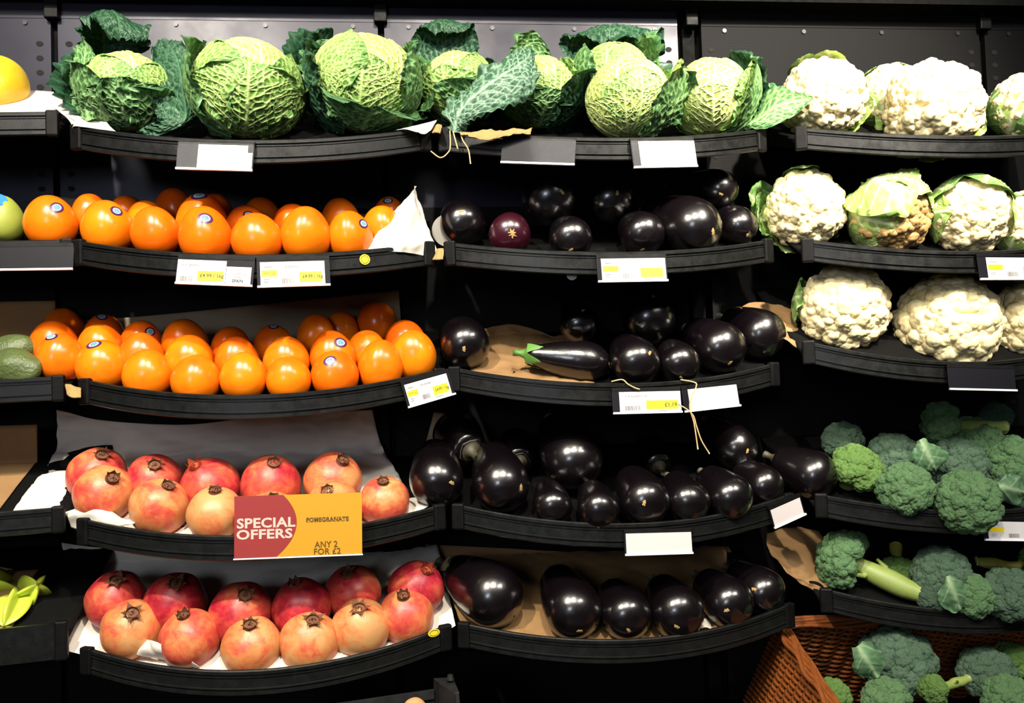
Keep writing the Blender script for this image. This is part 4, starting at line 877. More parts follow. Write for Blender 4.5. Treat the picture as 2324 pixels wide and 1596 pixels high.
cauliflower((3, 1), 2318, 510, 72, (.1, .4), [('C', dict(az=-30, S=120, W=50, k=1.05)), ('C', dict(az=-80, S=128, W=50, k=1.05)), ('c', dict(az=40, S=110, W=50, k=1.06)), ('c', dict(az=180, S=130, W=60, k=1.05))], 'cauliflower partly hidden beside the half-covered one '+CM)
cauliflower((3, 1), 2185, 455, 58, (.0, .7), [('c', dict(az=0, S=128, W=60, k=1.04)), ('c', dict(az=-70, S=128, W=50, k=1.05)), ('c', dict(az=70, S=128, W=50, k=1.05)), ('c', dict(az=180, S=128, W=60, k=1.05))], 'small shaded leafy cauliflower at the back '+CM, y=1.49)
cauliflower((3, 2), 1914, 700, 99, (.05, .25), ring(6, 56, 26, 'C', 0)+[('c', dict(az=-105, S=118, W=34, k=1.08, fu=.12, frill=.004)), ('c', dict(az=-80, S=60, W=22, k=1.16, fu=.22, frill=.005))], 'big white cauliflower beside the brown paper')
cauliflower((3, 2), 2150, 736, 113, (-.02, .25), ring(6, 60, 24, 'C', 30), 'biggest white cauliflower above the empty ticket holder')
cauliflower((3, 2), 2340, 738, 95, (-.1, .2), ring(6, 58, 28, 'C', 10), 'white cauliflower next to the biggest one '+CB)

FLB = {}
def bro_floret(tone):
    if tone not in FLB: FLB[tone] = [bumpy('floret', 26, 0.20, 170, 0.09, 20+q, {'D': M_BRD, 'G': M_BR, 'L': M_BRL}[tone], 0.9) for q in range(2)]
    return FLB[tone]
def broccoli(key, px, py, rp, facing, label, tone='G', stalk=1.5, y=None, n=22, cat='broccoli', smat=None, hf=0.95, leaf=None, smtone=None, flat=0.72, p=None):
    if p is None:
        if y is None: p, r = place(key, px, py, rp, hf)
        else: p = at(px, py, y)
    r = rp*np.dot(p-CAM, AZ)/F
    rnd = random.Random(int(px*5+py)); fx, fz = facing[:2]; view = -unit(p-CAM); sg = facing[2] if len(facing) > 2 else 1
    za = unit(AX*fx+AY*fz+view*sg*math.sqrt(max(.0, 1-fx*fx-fz*fz))); xa, ya, za = frame_from_z(za, (0, 0.2, 1))
    o = thing('broccoli', label, 'broccoli', mat4(xa, ya, za, p), 'broccoli heads on the stand'); fl = bro_floret(tone); sm = smat or M_STALK
    L = r*stalk; zz = np.linspace(r*.1, -r*.35-L, 14); fn = snoise(int(px), r*1.2); SV, SF = tube(np.stack([r*.05*np.sin(zz/r*2+px), r*.04*np.cos(zz/r*1.7), zz], 1), r*(.30+.05*np.sin(zz/r*3.1+px)), 14); SV[:, :2] *= (1+.10*fn(SV[:, 0], SV[:, 1], SV[:, 2]))[:, None]
    mobj('stalk', smooth(MB().add(SV, SF).mesh('stalk')), sm, o)
    for q in range(3): aa = q*2.1+px; z0 = -r*.35-L*(.15+.22*q); mobj('side_shoot', smooth(MB().add(*tube([(0, 0, z0), (r*.32*math.cos(aa), r*.32*math.sin(aa), z0+r*.12), (r*.45*math.cos(aa), r*.45*math.sin(aa), z0+r*.42)], [r*.10, r*.09, r*.05], 7)).mesh('side_shoot')), sm, o)
    mobj('cut_end', quickmesh('cut_end', *tube([(0, 0, -r*.35-L), (0, 0, -r*.36-L-.0008)], [r*.305, r*.28], 14)), M_CUT, o)
    for i, d in enumerate(fib_dirs(n, px, 0.60)):
        s = r*(1.75/math.sqrt(n))*rnd.uniform(0.75, 1.05); q = d*np.array([1, 1, flat])*(r-s)*rnd.uniform(0.92, 1.04); a1, b1, c1 = frame_from_z(d, (rnd.random(), rnd.random(), 0.3))
        mobj('floret', fl[rnd.randrange(2)], None, o, M=mat4(a1*s, b1*s, c1*s, q))
        if d[2] < 0.25 and i % 2 == 0 or i < 3:
            mobj('branch', smooth(MB().add(*tube([(0, 0, -r*.45), tuple(q*.55+np.array([0, 0, -r*.18])), tuple(q*.9)], [r*.14, r*.10, r*.12], 8, False)).mesh('branch')), sm, o)
    if leaf:
        for (lx, ly, lr, ang) in leaf:
            c = math.cos(ang); s_ = math.sin(ang); dep = p[1]-r*0.9; G = []
            for i in range(4):
                row = []
                for j in (-1, 0, 1):
                    w_ = (0.45, .9, 1.0, .7)[i]*j*lr*1.0; l = (i/3-.5)*lr*2; row.append(at(lx+c*l-s_*w_, ly+s_*l+c*w_, dep-0.012*(1-abs(j))-0.008*math.sin(i)))
                G.append(row)
            ob = mobj('leaf', free_leaf(G, 40, 34, int(lx), .0012, .004, 'smooth'), M_BL, o); ob.matrix_parent_inverse = o.matrix_world.inverted()
    return o
U1, U2 = 'on the upper broccoli shelf', 'on the lower broccoli shelf'
k = (3, 3)
broccoli(k, 1945, 1066, 58, (.42, .62), 'light green broccoli floret with thin stems beside the aubergine', 'L', 1.0, n=18)
broccoli(k, 2028, 1040, 60, (.0, .6), 'dark bluish broccoli crown behind the light green floret', 'D', 1.0, y=1.43)
broccoli(k, 2055, 1110, 60, (-.1, .4), 'broccoli crown against the lip next to the light green floret', 'G', 1.0)
broccoli(k, 2172, 1060, 66, (.1, .5), 'broccoli crown with a pale leaf lying across it', 'D', 1.0, y=1.385, leaf=[(2108, 1035, 42, 1.1)])
broccoli(k, 2195, 1140, 72, (-.1, .1), 'broccoli crown hanging over the shelf lip beside the ticket', 'G', 0.9, n=26, y=1.268)
broccoli(k, 2208, 1010, 66, (.1, .6), 'broccoli crown in the middle of the pile '+U1, 'G', 1.0, y=1.445)
broccoli(k, 2138, 962, 50, (-.97, .06), 'topmost broccoli lying with its thick stalk over the pile', 'G', 2.9, y=1.425, smat=M_STALK)
broccoli(k, 2298, 1060, 72, (.2, .4), 'broad broccoli crown beyond the leaf-covered one '+U1, 'G', 1.0, y=1.40)
broccoli(k, 2305, 1135, 58, (.2, .2), 'broccoli crown with pale leaf above the price ticket', 'D', 0.9, y=1.345, leaf=[(2290, 1110, 36, .2)])
broccoli(k, 1912, 1002, 46, (-.1, .6), 'shaded broccoli at the back behind the light green floret', 'D', 0.8, y=1.48)
broccoli(k, 2262, 945, 34, (.1, .75), 'small shaded broccoli on top at the back', 'D', 0.8, y=1.50)
k = (3, 4)
broccoli(k, 1922, 1276, 72, (-.86, .36, -1), 'broccoli lying on its side with a long pale cut stalk', 'G', 2.25, y=1.375, n=26, flat=0.85)
broccoli(k, 2042, 1296, 42, (.12, -.72), 'yellowing broccoli stalk standing behind the lying one', 'L', 1.3, y=1.385, smat=M_STALKY, n=12)
broccoli(k, 2135, 1302, 64, (.05, .5), 'dark broccoli crown in the middle '+U2, 'D', 1.0, leaf=[(2165, 1345, 40, 1.2)])
broccoli(k, 2120, 1356, 36, (-.2, .3), 'small dark broccoli floret low by the cut stalk', 'D', 0.8)
broccoli(k, 2205, 1352, 50, (.1, .35), 'small broccoli crown beside the pale leaf '+U2, 'G', 0.9)
broccoli(k, 2292, 1352, 60, (.1, .3), 'round broccoli crown against the lip '+U2, 'D', 0.9)
broccoli(k, 2345, 1290, 46, (.96, -.1), 'broccoli showing its yellowish stalk above the round crown', 'L', 2.2, y=1.375, smat=M_STALKY, n=12)
#PART4
# broccoli in the wicker basket --------------------------------------
BL_, BR_ = at(1768, 1420, 1.40), at(2440, 1392, 1.40); FLd = (at(1888, 1606, 1.14)-BL_)*1.35; BD = at(1672, 1640, 1.50)-BL_
FL_, FR_ = BL_+FLd, BR_+FLd
bk = thing('wicker_basket', 'brown woven wicker basket tipped forward below the broccoli shelves', 'basket', Matrix.Translation(Vector(BL_)))
def wall_weave(name, A, B, C_, D_, ns, nr, rad=0.0030):
    """stakes and weavers between rim line A-B and bottom line C-D"""
    mb = MB(); nrm = unit(np.cross(B-A, C_-A)); pt = lambda s, t: (A*(1-s)+B*s)*(1-t)+(C_*(1-s)+D_*s)*t
    for i in range(ns+1): mb.add(*tube([pt(i/ns, t) for t in np.linspace(0.0, 1, 5)], rad*1.15, 5, False))
    for r in range(nr):
        t = (r+0.6)/nr; S = np.linspace(0, 1, ns*4+1); P = np.array([pt(s, t)+nrm*0.0042*math.cos(math.pi*(s*ns+r)) for s in S]); mb.add(*tube(P, rad*(0.9+0.25*((r*7) % 5)/5), 6, False))
    o = mobj(name, smooth(quickmesh(name, np.concatenate(mb.V)-BL_, mb.F)), M_WICK, bk); o['kind'] = 'stuff'
wall_weave('side_weave', BL_, FL_, BL_+BD, FL_+BD, 13, 44)
wall_weave('back_weave', BL_, BR_, BL_+BD, BR_+BD, 20, 44)
wall_weave('front_weave', FL_, FR_, FL_+BD, FR_+BD, 20, 30)
wall_weave('end_weave', BR_, FR_, BR_+BD, FR_+BD, 13, 30)
wall_weave('bottom_weave', BL_+BD, BR_+BD, FL_+BD, FR_+BD, 20, 30)
for (A_, B_) in ((BL_, FL_), (BL_, BR_), (FL_, FR_), (BR_, FR_)):
    dv = unit(B_-A_); n1 = unit(np.cross(dv, BD)); n2 = -unit(BD)
    for k in range(5):
        S = np.linspace(-0.02, 1.02, 40); off = n1*(-0.011+0.0055*k); P = np.array([A_*(1-s)+B_*s+off+n2*(0.004+0.0025*math.sin(s*22+k*1.3))+n1*0.0015*math.sin(s*22+k*2) for s in S])
        mobj('rim_cane', smooth(quickmesh('rim_cane', *[x if q else x-BL_ for q, x in enumerate(tube(P, 0.0036, 7))])), M_WICK, bk)
B5 = 'in the wicker basket'
broccoli(None, 2035, 1508, 84, (.0, .55), 'large dome-shaped broccoli '+B5, 'D', 0.6, y=1.33, n=34, leaf=[(1968, 1500, 40, 1.0)], flat=.8)
broccoli(None, 2238, 1528, 60, (.2, .5), 'rounded broccoli crown beside the pale stalk '+B5, 'D', 0.7, y=1.31)
broccoli(None, 2120, 1566, 34, (-.78, -.25), 'light green broccoli with its stalk lying across the others', 'L', 3.0, y=1.235, n=14)
broccoli(None, 1890, 1580, 40, (-.2, .5), 'bright green broccoli sprig against the basket rim', 'L', 1.2, y=1.26, n=16)
broccoli(None, 2012, 1590, 52, (.1, .4), 'broccoli crown under the large dome '+B5, 'G', 0.7, y=1.25)
broccoli(None, 2300, 1500, 44, (.6, .6), 'small broccoli with a pale stem at the far end '+B5, 'L', 1.4, y=1.34, n=14)
broccoli(None, 2290, 1590, 56, (.1, .4), 'broccoli crown in front of the rounded one '+B5, 'G', 0.6, y=1.24)

# ------------------------------------------------------------------ papers and boards
def sheet(name, G, nu, nv, mat, label, cat='paper', crumple=0.003, seed=1, thick=0.0006, parent=None, group=None, fold=0.05):
    P = surf(G, nu, nv); U = np.gradient(P, axis=0); V_ = np.gradient(P, axis=1); N = np.cross(V_, U); N /= np.linalg.norm(N, axis=-1)[..., None]+1e-9
    f1, f2, f3 = snoise(seed, fold*2.2, 7), snoise(seed+1, fold, 7), snoise(seed+2, fold*0.45, 7); X, Y, Z = P[..., 0], P[..., 1], P[..., 2]
    h = crumple*(np.abs(f1(X, Y, Z))*1.2+0.6*np.abs(f2(X, Y, Z))+0.25*f3(X, Y, Z)-0.9); P = P+N*h[..., None]
    c = P.reshape(-1, 3).mean(0); o = mobj(name, smooth(quickmesh(name, P.reshape(-1, 3)-c, grid_faces(nu, nv))), mat, parent, loc=None if parent else c)
    if parent: o.matrix_parent_inverse = parent.matrix_world.inverted(); o.location = Vector(c)
    else: tag(o, label, cat, group)
    md = o.modifiers.new('thick', 'SOLIDIFY'); md.thickness = thick; return o
def liner(key, cols, name, mat, label, lift=0.003, yb=1.545, crumple=0.004, seed=3, front=0.012, nv=90, nu=70, y0=None):
    """a sheet lying on the deck and standing up against the panels.
    cols: (px of the bottom, py where to look, px of the top edge, py of the top edge, extra lift)"""
    s = SH[key]; G = [[], [], [], [], []]
    for (pb, pyb, pt_, pyt, ex) in cols:
        x = at(pb, pyb, 1.40)[0]; top = at(pt_, pyt, yb); u = min(max(s.u(x), 0), 1); yf = s.lip(u)[1]+front if y0 is None else y0
        for i, yy in enumerate((yf, yf+(yb-0.02-yf)*0.6, yb-0.012)):
            xx = x+(top[0]-x)*(0, .35, .75)[i]; G[i].append([xx, yy, s.deck(xx, yy)+lift+ex+(0.012 if i == 2 else 0)])
        zc = G[2][-1][2]; G[3].append([x+(top[0]-x)*.9, yb-0.002, zc+(top[2]-zc)*.45]); G[4].append(list(top))
    return sheet(name, G, nu, nv, mat, label, crumple=crumple, seed=seed)
liner((1, 3), [(62, 1150, 128, 930, .028), (140, 1160, 150, 935, .026), (225, 1170, 240, 955, .004), (420, 1190, 425, 964, 0), (600, 1200, 580, 946, 0), (760, 1190, 720, 936, 0), (950, 1150, 845, 930, .004)], 'tissue_paper', M_PAPER, 'white tissue paper rising behind the pomegranates with the sign', seed=4, crumple=.0045)
liner((1, 4), [(150, 1450, 140, 1232, .012), (215, 1470, 200, 1240, 0), (350, 1480, 360, 1250, 0), (560, 1490, 560, 1260, 0), (760, 1480, 760, 1262, 0), (900, 1450, 880, 1262, 0), (1032, 1415, 985, 1255, .006)], 'tissue_paper', M_PAPER, 'white tissue paper under the pomegranates of the lowest shelf', seed=9, crumple=.004)
sheet('tissue_paper', [[at(278, 1478, 1.345), at(330, 1490, 1.325), at(455, 1512, 1.312)], [at(310, 1470, 1.335), at(350, 1474, 1.31), at(455, 1507, 1.300)], [at(330, 1452, 1.335), at(362, 1460, 1.305), at(450, 1505, 1.296)]], 24, 40, M_PAPER, 'folded corner of white tissue sticking up before the lowest pomegranates', crumple=.003, seed=21)
sheet('tissue_paper', [[at(148, 1160, 1.36), at(215, 1150, 1.35), at(300, 1185, 1.325)], [at(150, 1172, 1.345), at(205, 1163, 1.33), at(300, 1190, 1.305)], [at(158, 1200, 1.35), at(180, 1206, 1.345), at(186, 1208, 1.345)]], 24, 40, M_PAPER, 'white tissue corner spilling over the shelf end near the pomegranates', crumple=.002, seed=22)
sheet('tissue_paper', [[at(920, 1130, 1.40), at(950, 1128, 1.40), at(975, 1135, 1.385)], [at(925, 1165, 1.345), at(950, 1158, 1.345), at(972, 1148, 1.35)]], 12, 14, M_PAPER, 'small white tissue corner between pomegranate and aubergine', crumple=.002, seed=24)
sheet('backing_board', [[at(80, 727, 1.535), at(275, 722, 1.535), at(600, 690, 1.54), at(905, 659, 1.545)], [at(80, 780, 1.53), at(275, 775, 1.53), at(600, 760, 1.53), at(910, 735, 1.54)], [at(80, 830, 1.49), at(275, 820, 1.49), at(600, 820, 1.49), at(912, 790, 1.51)]], 20, 60, M_GREYB, 'greyish brown board standing behind the fuller persimmon shelf', 'board', crumple=.0015, seed=31, fold=.2, thick=.0015)
sheet('backing_board', [[at(107, 443, 1.54), at(250, 458, 1.54), at(560, 476, 1.545), at(915, 488, 1.545)], [at(112, 490, 1.53), at(250, 495, 1.53), at(560, 510, 1.535), at(915, 520, 1.535)], [at(112, 530, 1.49), at(250, 535, 1.49), at(560, 540, 1.49), at(915, 545, 1.50)]], 20, 60, M_GREYB, 'grey paper board behind the persimmons with the paper cone', 'board', crumple=.0015, seed=32, fold=.2, thick=.0012)
sheet('tissue_paper', [[at(941, 421, 1.40), at(943, 420, 1.398), at(945, 421, 1.40)], [at(905, 470, 1.375), at(930, 468, 1.350), at(958, 470, 1.385)], [at(865, 518, 1.350), at(910, 518, 1.325), at(968, 512, 1.365)], [at(835, 552, 1.338), at(905, 550, 1.318), at(985, 548, 1.352)], [at(808, 577, 1.332), at(900, 572, 1.322), at(1002, 588, 1.355)]], 50, 40, M_PAPER, 'white paper twisted into an upright cone beside the persimmons', crumple=.0025, seed=41, fold=.04)
sheet('tissue_paper', [[at(108, 212, 1.40), at(140, 228, 1.39), at(160, 262, 1.385)], [at(118, 238, 1.375), at(165, 262, 1.355), at(228, 266, 1.36)], [at(150, 268, 1.355), at(180, 275, 1.340), at(250, 288, 1.335)], [at(160, 298, 1.352), at(172, 285, 1.340), at(272, 300, 1.325)]], 34, 30, M_PAPER, 'white paper corner curling out under the hooded cabbage', crumple=.0025, seed=42)
sheet('tissue_paper', [[at(900, 296, 1.335), at(930, 286, 1.345), at(992, 272, 1.37)], [at(922, 294, 1.325), at(945, 293, 1.325), at(985, 284, 1.345)], [at(945, 300, 1.318), at(962, 305, 1.318), at(978, 296, 1.335)]], 16, 20, M_PAPER, 'white paper tip beside the largest cabbage and the hessian', crumple=.0012, seed=43)
liner((2, 2), [(1062, 850, 1085, 752, 0), (1110, 858, 1125, 740, 0), (1175, 868, 1175, 738, 0), (1250, 872, 1250, 762, 0), (1330, 872, 1330, 790, 0)], 'brown_paper', M_KRAFT, 'brown paper lining under the sideways aubergine', yb=1.50, crumple=.004, seed=51, nv=50, nu=40, front=.014)
liner((2, 4), [(1050, 1420, 965, 1236, 0), (1150, 1440, 1150, 1245, 0), (1300, 1450, 1320, 1255, 0), (1450, 1450, 1500, 1262, 0), (1640, 1430, 1670, 1268, 0)], 'brown_paper', M_KRAFT, 'large brown paper sheet standing behind the lowest aubergines', crumple=.003, seed=52, nv=70)
sheet('brown_paper', [[at(1672, 690, 1.45), at(1720, 684, 1.46), at(1790, 695, 1.46), at(1835, 715, 1.46)], [at(1690, 700, 1.43), at(1740, 712, 1.44), at(1795, 730, 1.44), at(1835, 755, 1.44)], [at(1760, 760, 1.40), at(1780, 768, 1.39), at(1800, 780, 1.385), at(1828, 795, 1.38)]], 24, 30, M_KRAFT, 'brown paper curling between the aubergines and the big cauliflower', crumple=.004, seed=53)
sheet('brown_paper', [[at(1740, 1212, 1.46), at(1790, 1195, 1.47), at(1850, 1205, 1.47), at(1890, 1240, 1.47)], [at(1742, 1245, 1.43), at(1790, 1255, 1.42), at(1840, 1270, 1.42), at(1880, 1290, 1.42)], [at(1775, 1290, 1.38), at(1810, 1310, 1.375), at(1840, 1325, 1.37), at(1880, 1335, 1.365)], [at(1800, 1312, 1.375), at(1825, 1328, 1.37), at(1850, 1340, 1.365), at(1885, 1345, 1.36)]], 30, 30, M_KRAFT, 'brown paper sticking out beside the lying broccoli', crumple=.004, seed=54)
sheet('brown_paper', [[at(985, 935, 1.53), at(1010, 938, 1.53), at(1035, 950, 1.53)], [at(965, 1010, 1.50), at(990, 1015, 1.50), at(1010, 1020, 1.50)]], 14, 12, M_GREYB, 'strip of grey paper behind the shaded stalk-out aubergine', crumple=.002, seed=55)
sheet('paper_scrap', [[at(1592, 1408, 1.335), at(1602, 1402, 1.335), at(1612, 1412, 1.335)], [at(1590, 1426, 1.312), at(1603, 1424, 1.310), at(1618, 1430, 1.312)]], 8, 10, M_PAPER, 'tiny curled paper scrap between the lowest aubergines', crumple=.001, seed=56)
for r_, pts, lb in ((2, [(-60, 686), (125, 683), (-60, 770), (126, 770), (-60, 850), (126, 850)], 'brown card liner behind the avocados'), (3, [(-60, 968), (84, 964), (-60, 1060), (84, 1055), (-60, 1120), (84, 1120)], 'brown card liner standing on the empty shelf'), (4, [(-60, 1275), (96, 1305), (-60, 1350), (96, 1345), (-60, 1400), (96, 1395)], 'brown card liner behind the star fruits')):
    s = SH[(0, r_)]; q = [at(a, b, 1.50) for a, b in pts]; base_ = [[q[0], q[1]], [q[2], q[3]]]
    fr = [np.array([p[0], y_, s.deck(p[0], y_)+.003]) for y_ in (1.49, s.y+0.012) for p in (q[4], q[5])]
    sheet('card_liner', base_+[[fr[0], fr[1]], [fr[2], fr[3]]], 30, 20, M_KRAFT, lb, 'liner', crumple=.001, seed=60+r_, fold=.2, thick=.0012)
sheet('card_liner', [[at(-60, 200, 1.52), at(60, 204, 1.52), at(122, 208, 1.50)], [at(-60, 262, 1.40), at(60, 262, 1.40), at(128, 262, 1.39)]], 10, 14, M_CARDG, 'pale grey card behind the yellow fruit', 'liner', crumple=.0005, seed=65)
sheet('hessian', [[at(1050, 302, 1.315), at(1100, 294, 1.305), at(1160, 293, 1.300), at(1208, 291, 1.300)], [at(1045, 308, 1.305), at(1100, 303, 1.296), at(1150, 303, 1.292), at(1205, 298, 1.292)], [at(1052, 304, 1.302), at(1108, 318, 1.292), at(1150, 308, 1.289), at(1204, 300, 1.289)]], 14, 60, M_HESS, 'frayed hessian strip lying over the cabbage shelf edge', 'hessian', crumple=.0022, seed=71, fold=.02, thick=.0015)
for (pts, lb) in (([(982, 288), (1004, 284), (980, 302), (1000, 302)], 'hessian scrap under the white paper tip'), ([(984, 572), (1008, 562), (982, 590), (1006, 588)], 'hessian scrap in the gap below the paper cone'), ([(147, 872), (184, 880), (152, 898), (184, 902)], 'pale hessian scrap in the gap beside the avocado shelf')):
    q = [at(a, b, 1.362-0.012*i) for i, (a, b) in enumerate(pts)]; m_ = (q[0]+q[1])/2+[0, -.006, .002]; m2 = (q[2]+q[3])/2+[0, -.008, -.001]
    sheet('hessian', [[q[0], m_, q[1]], [q[2], m2, q[3]]], 10, 14, M_HESS, lb, 'hessian', crumple=.001, seed=72, fold=.02, thick=.002)
a = np.linspace(0, 2*np.pi, 28, endpoint=False); ct = at(1018, 523, 1.40); V = np.concatenate([np.stack([.028*np.cos(a), 0*a, .028*np.sin(a)], 1), np.stack([.028*np.cos(a), 0*a+.0015, .028*np.sin(a)], 1)])
tag(mobj('plastic_disc', quickmesh('plastic_disc', V, [tuple(range(28)), tuple(range(28, 56))[::-1]]+[(i, (i+1) % 28, 28+(i+1) % 28, 28+i) for i in range(28)]), plain('cloudy_plastic', '#77736c', .5), None, ct), 'cloudy grey disc behind the aubergine next to the paper cone', 'disc')
ct = at(1298, 624, 1.30); V2 = np.stack([.0085*np.cos(a), 0*a, .0085*np.sin(a)], 1); V2 = np.concatenate([V2, V2+[0, .0006, 0]])
tag(mobj('round_tag', quickmesh('round_tag', V2, [tuple(range(28)), tuple(range(28, 56))[::-1]]+[(i, (i+1) % 28, 28+(i+1) % 28, 28+i) for i in range(28)]), M_CARD, None, ct), 'white round tag peeking out below the aubergine shelf lip', 'tag')
def lip_y(key, x): s = SH[key]; return float(s.lip(min(max(s.u(x), 0), 1))[1])
for key, px, py, rad, lb in (((1, 1), 828, 589, .0082, 'round yellow sticker with a thin emblem on the shelf lip'), ((1, 4), 985, 1437, .010, 'yellow sticker stuck over the lip of the lowest pomegranate shelf')):
    x = at(px, py, 1.33)[0]; ct = at(px, py, lip_y(key, x)-.0036); tg = SH[key].lip(SH[key].u(x)+.01)-SH[key].lip(SH[key].u(x)-.01); tg[2] = 0; xa = unit(tg); za = np.array([0, 0, 1.0]); ya = np.cross(za, xa)
    V3 = np.stack([rad*np.cos(a), 0*a, (rad if py < 1000 else rad*.6)*np.sin(a)], 1); V3 = np.concatenate([V3, V3+[0, .0006, 0]]); Fd = [tuple(range(28)), tuple(range(28, 56))[::-1]]+[(i, (i+1) % 28, 28+(i+1) % 28, 28+i) for i in range(28)]
    o = tag(mobj('yellow_sticker', quickmesh('yellow_sticker', V3, Fd), M_YSTICK, None, M=mat4(xa, ya, za, ct)), lb, 'sticker')
    V4, F4 = tube([(rad*.72*math.cos(t), -.0003, rad*(.72 if py < 1000 else .42)*math.sin(t)) for t in np.linspace(0, 6.2832, 40)], .0003, 5); mobj('printed_ring', quickmesh('printed_ring', V4, F4), M_INK, o)

# ------------------------------------------------------------------ tickets and the sign
def text_mesh(body, x0, x1, z0, z1, mat, parent, bold=0.0, y=-0.0012, name='lettering'):
    cu = bpy.data.curves.new('lettering', 'FONT'); cu.body = body; cu.size = 1.0; cu.offset = bold; cu.resolution_u = 3; cu.space_character = 1.04
    tmp = bpy.data.objects.new('tmp', cu); me = bpy.data.meshes.new_from_object(tmp); bpy.data.objects.remove(tmp); bpy.data.curves.remove(cu)
    n = len(me.vertices); co = np.zeros(n*3, dtype=np.float32); me.vertices.foreach_get('co', co); co = co.reshape(-1, 3); lo, hi = co.min(0), co.max(0); q = (co-lo)/np.maximum(hi-lo, 1e-6)
    out = np.stack([x0+q[:, 0]*(x1-x0), np.full(n, y), z0+q[:, 1]*(z1-z0)], 1).astype(np.float32); me.vertices.foreach_set('co', out.ravel()); me.update(); me.materials.clear(); return mobj(name, me, mat, parent)
def rect(name, x0, x1, z0, z1, y, mat, parent, t=0.0004):
    V, Fc = box(((x0+x1)/2, y+t/2, (z0+z1)/2), (x1-x0, t, z1-z0)); return mobj(name, quickmesh(name, V, Fc), mat, parent)
def bars(x0, x1, z0, z1, parent, y=-0.0011):
    mb = MB(); r = RNG(5); x = x0
    while x < x1: w_ = (x1-x0)*r.choice([.025, .04, .06]); mb.box((x+w_/2, y, (z0+z1)/2), (w_, .0002, z1-z0)); x += w_+(x1-x0)*r.choice([.03, .045])
    o = mobj('barcode', mb.mesh('barcode'), M_INKG, parent)
def dashes(L_, parent, y=-0.0011):
    mb = MB()
    for (x0, x1, z, h) in L_: mb.box(((x0+x1)/2, y, z), (x1-x0, .0002, h))
    mobj('small_print', mb.mesh('small_print'), M_INKG, parent)
def holder(key, TL, TR, BLp, label, cards, off=0.008, lean=0.006, yo=None):
    """ticket holder clipped to a lip; cards: list of (kind, x0, x1, z0, z1) in fractions of the holder"""
    x1_, x2_ = at(TL[0], TL[1], 1.31)[0], at(TR[0], TR[1], 1.31)[0]
    y1 = lip_y(key, x1_)-off; y2 = lip_y(key, x2_)-off
    if yo: y1, y2 = yo
    p1, p2 = at(TL[0], TL[1], y1), at(TR[0], TR[1], y2); p3 = at(BLp[0], BLp[1], y1-lean)
    W = np.linalg.norm(p2-p1); xa = unit(p2-p1); zr = p1-p3; H = np.linalg.norm(zr-xa*(zr@xa)); za = unit(zr-xa*(zr@xa)); ya = np.cross(za, xa)
    o = thing('ticket_holder', label, 'price ticket', mat4(xa, ya, za, p1), 'ticket holders clipped to the shelf lips')
    rect('backing', 0, W, -H, 0, 0, M_HOLD, o, .0012); rect('bottom_edge', 0, W, -H-.0008, -H+.0022, -.0030, M_EDGE, o, .0036)
    rect('clip', 0.0, W, -0.0015, 0.004, -0.0005, M_CAP, o, .005); rect('clear_cover', 0.0005, W-.0005, -H+.0022, -0.0005, -.0028, M_CLEAR, o, .0003)
    for (kind, a0, a1, b0, b1) in cards:
        X0, X1, Z0, Z1 = a0*W, a1*W, -H+b0*H, -H+b1*H; w_, h_ = X1-X0, Z1-Z0; f = lambda u: X0+u*w_; g = lambda v: Z0+v*h_
        c = rect('card', X0, X1, Z0, Z1, -.0009-.0001*len(kind), M_CARD if kind != 'blank' else M_CARDG, o, .0004); yy = -.0009-.0001*len(kind)-.00025
        if kind in ('grapes', 'grapesw', 'aub', 'aubw', 'far'):
            wide = kind in ('grapesw', 'aubw', 'far'); bx = 0.60 if wide else 0.43
            rect('yellow_box', f(bx), f(.955), g(.14), g(.56), yy, M_YEL, c, .0002)
            rect_txt = '£4.99 / 1kg' if 'grapes' in kind else '£1.19'
            if kind != 'far':
                text_mesh(rect_txt, f(bx+.05 if 'grapes' in kind else bx+.30), f(.965 if 'grapes' in kind else .93), g(.25 if 'grapes' in kind else .24), g(.45), M_INK, c, .022, yy-.0001)
                text_mesh('H/B GRAPES' if 'grapes' in kind else 'H/B AUBERGINE', f(.34 if wide else .10), f(.34+.26 if wide else .45), g(.74), g(.83), M_INKG, c, .0, yy-.0001)
            bars(f(.33 if wide else .09), f(.50 if wide else .33), g(.10), g(.32), c, yy)
            D_ = [(f(.62), f(.8), g(.05), h_*.02)]
            if wide:
                rect('small_yellow_box', f(.02), f(.26), g(.40), g(.66), yy, M_YEL, c, .0002)
                if kind != 'far': text_mesh('£4.99/1kg' if 'grapes' in kind else '£1.19', f(.05 if 'grapes' in kind else .12), f(.22 if 'grapes' in kind else .25), g(.47), g(.57), M_INK, c, .01, yy-.0001)
                D_ += [(f(.06), f(.18), g(.80), h_*.018), (f(.05), f(.14), g(.28), h_*.018), (f(.05), f(.12), g(.18), h_*.018)]
            dashes(D_, c, yy)
        if kind == 'spain':
            text_mesh('COUNTRY OF', f(.18), f(.80), g(.56), g(.68), M_INKG, c, 0, yy-.0001); text_mesh('ORIGIN', f(.31), f(.65), g(.40), g(.52), M_INKG, c, 0, yy-.0001); text_mesh('SPAIN', f(.26), f(.70), g(.17), g(.34), M_INK, c, .025, yy-.0001)
    return o
holder((1, 0), (405, 323), (578, 328), (403, 384), 'ticket holder with two blank white cards under the cabbages', [('b', .27, .92, .08, .94), ('bb', .30, .985, .05, .66)])
holder((2, 0), (1141, 313), (1308, 318), (1137, 370), 'empty dark ticket holder under the drooping cabbage leaf', [])
holder((2, 0), (1430, 320), (1574, 318), (1424, 382), 'ticket holder with one blank white card under the pale cabbage', [('b', .12, 1.0, .06, .97)])
holder((0, 1), (-60, 559), (168, 557), (-60, 615), 'long empty dark ticket holder under the mango', [])
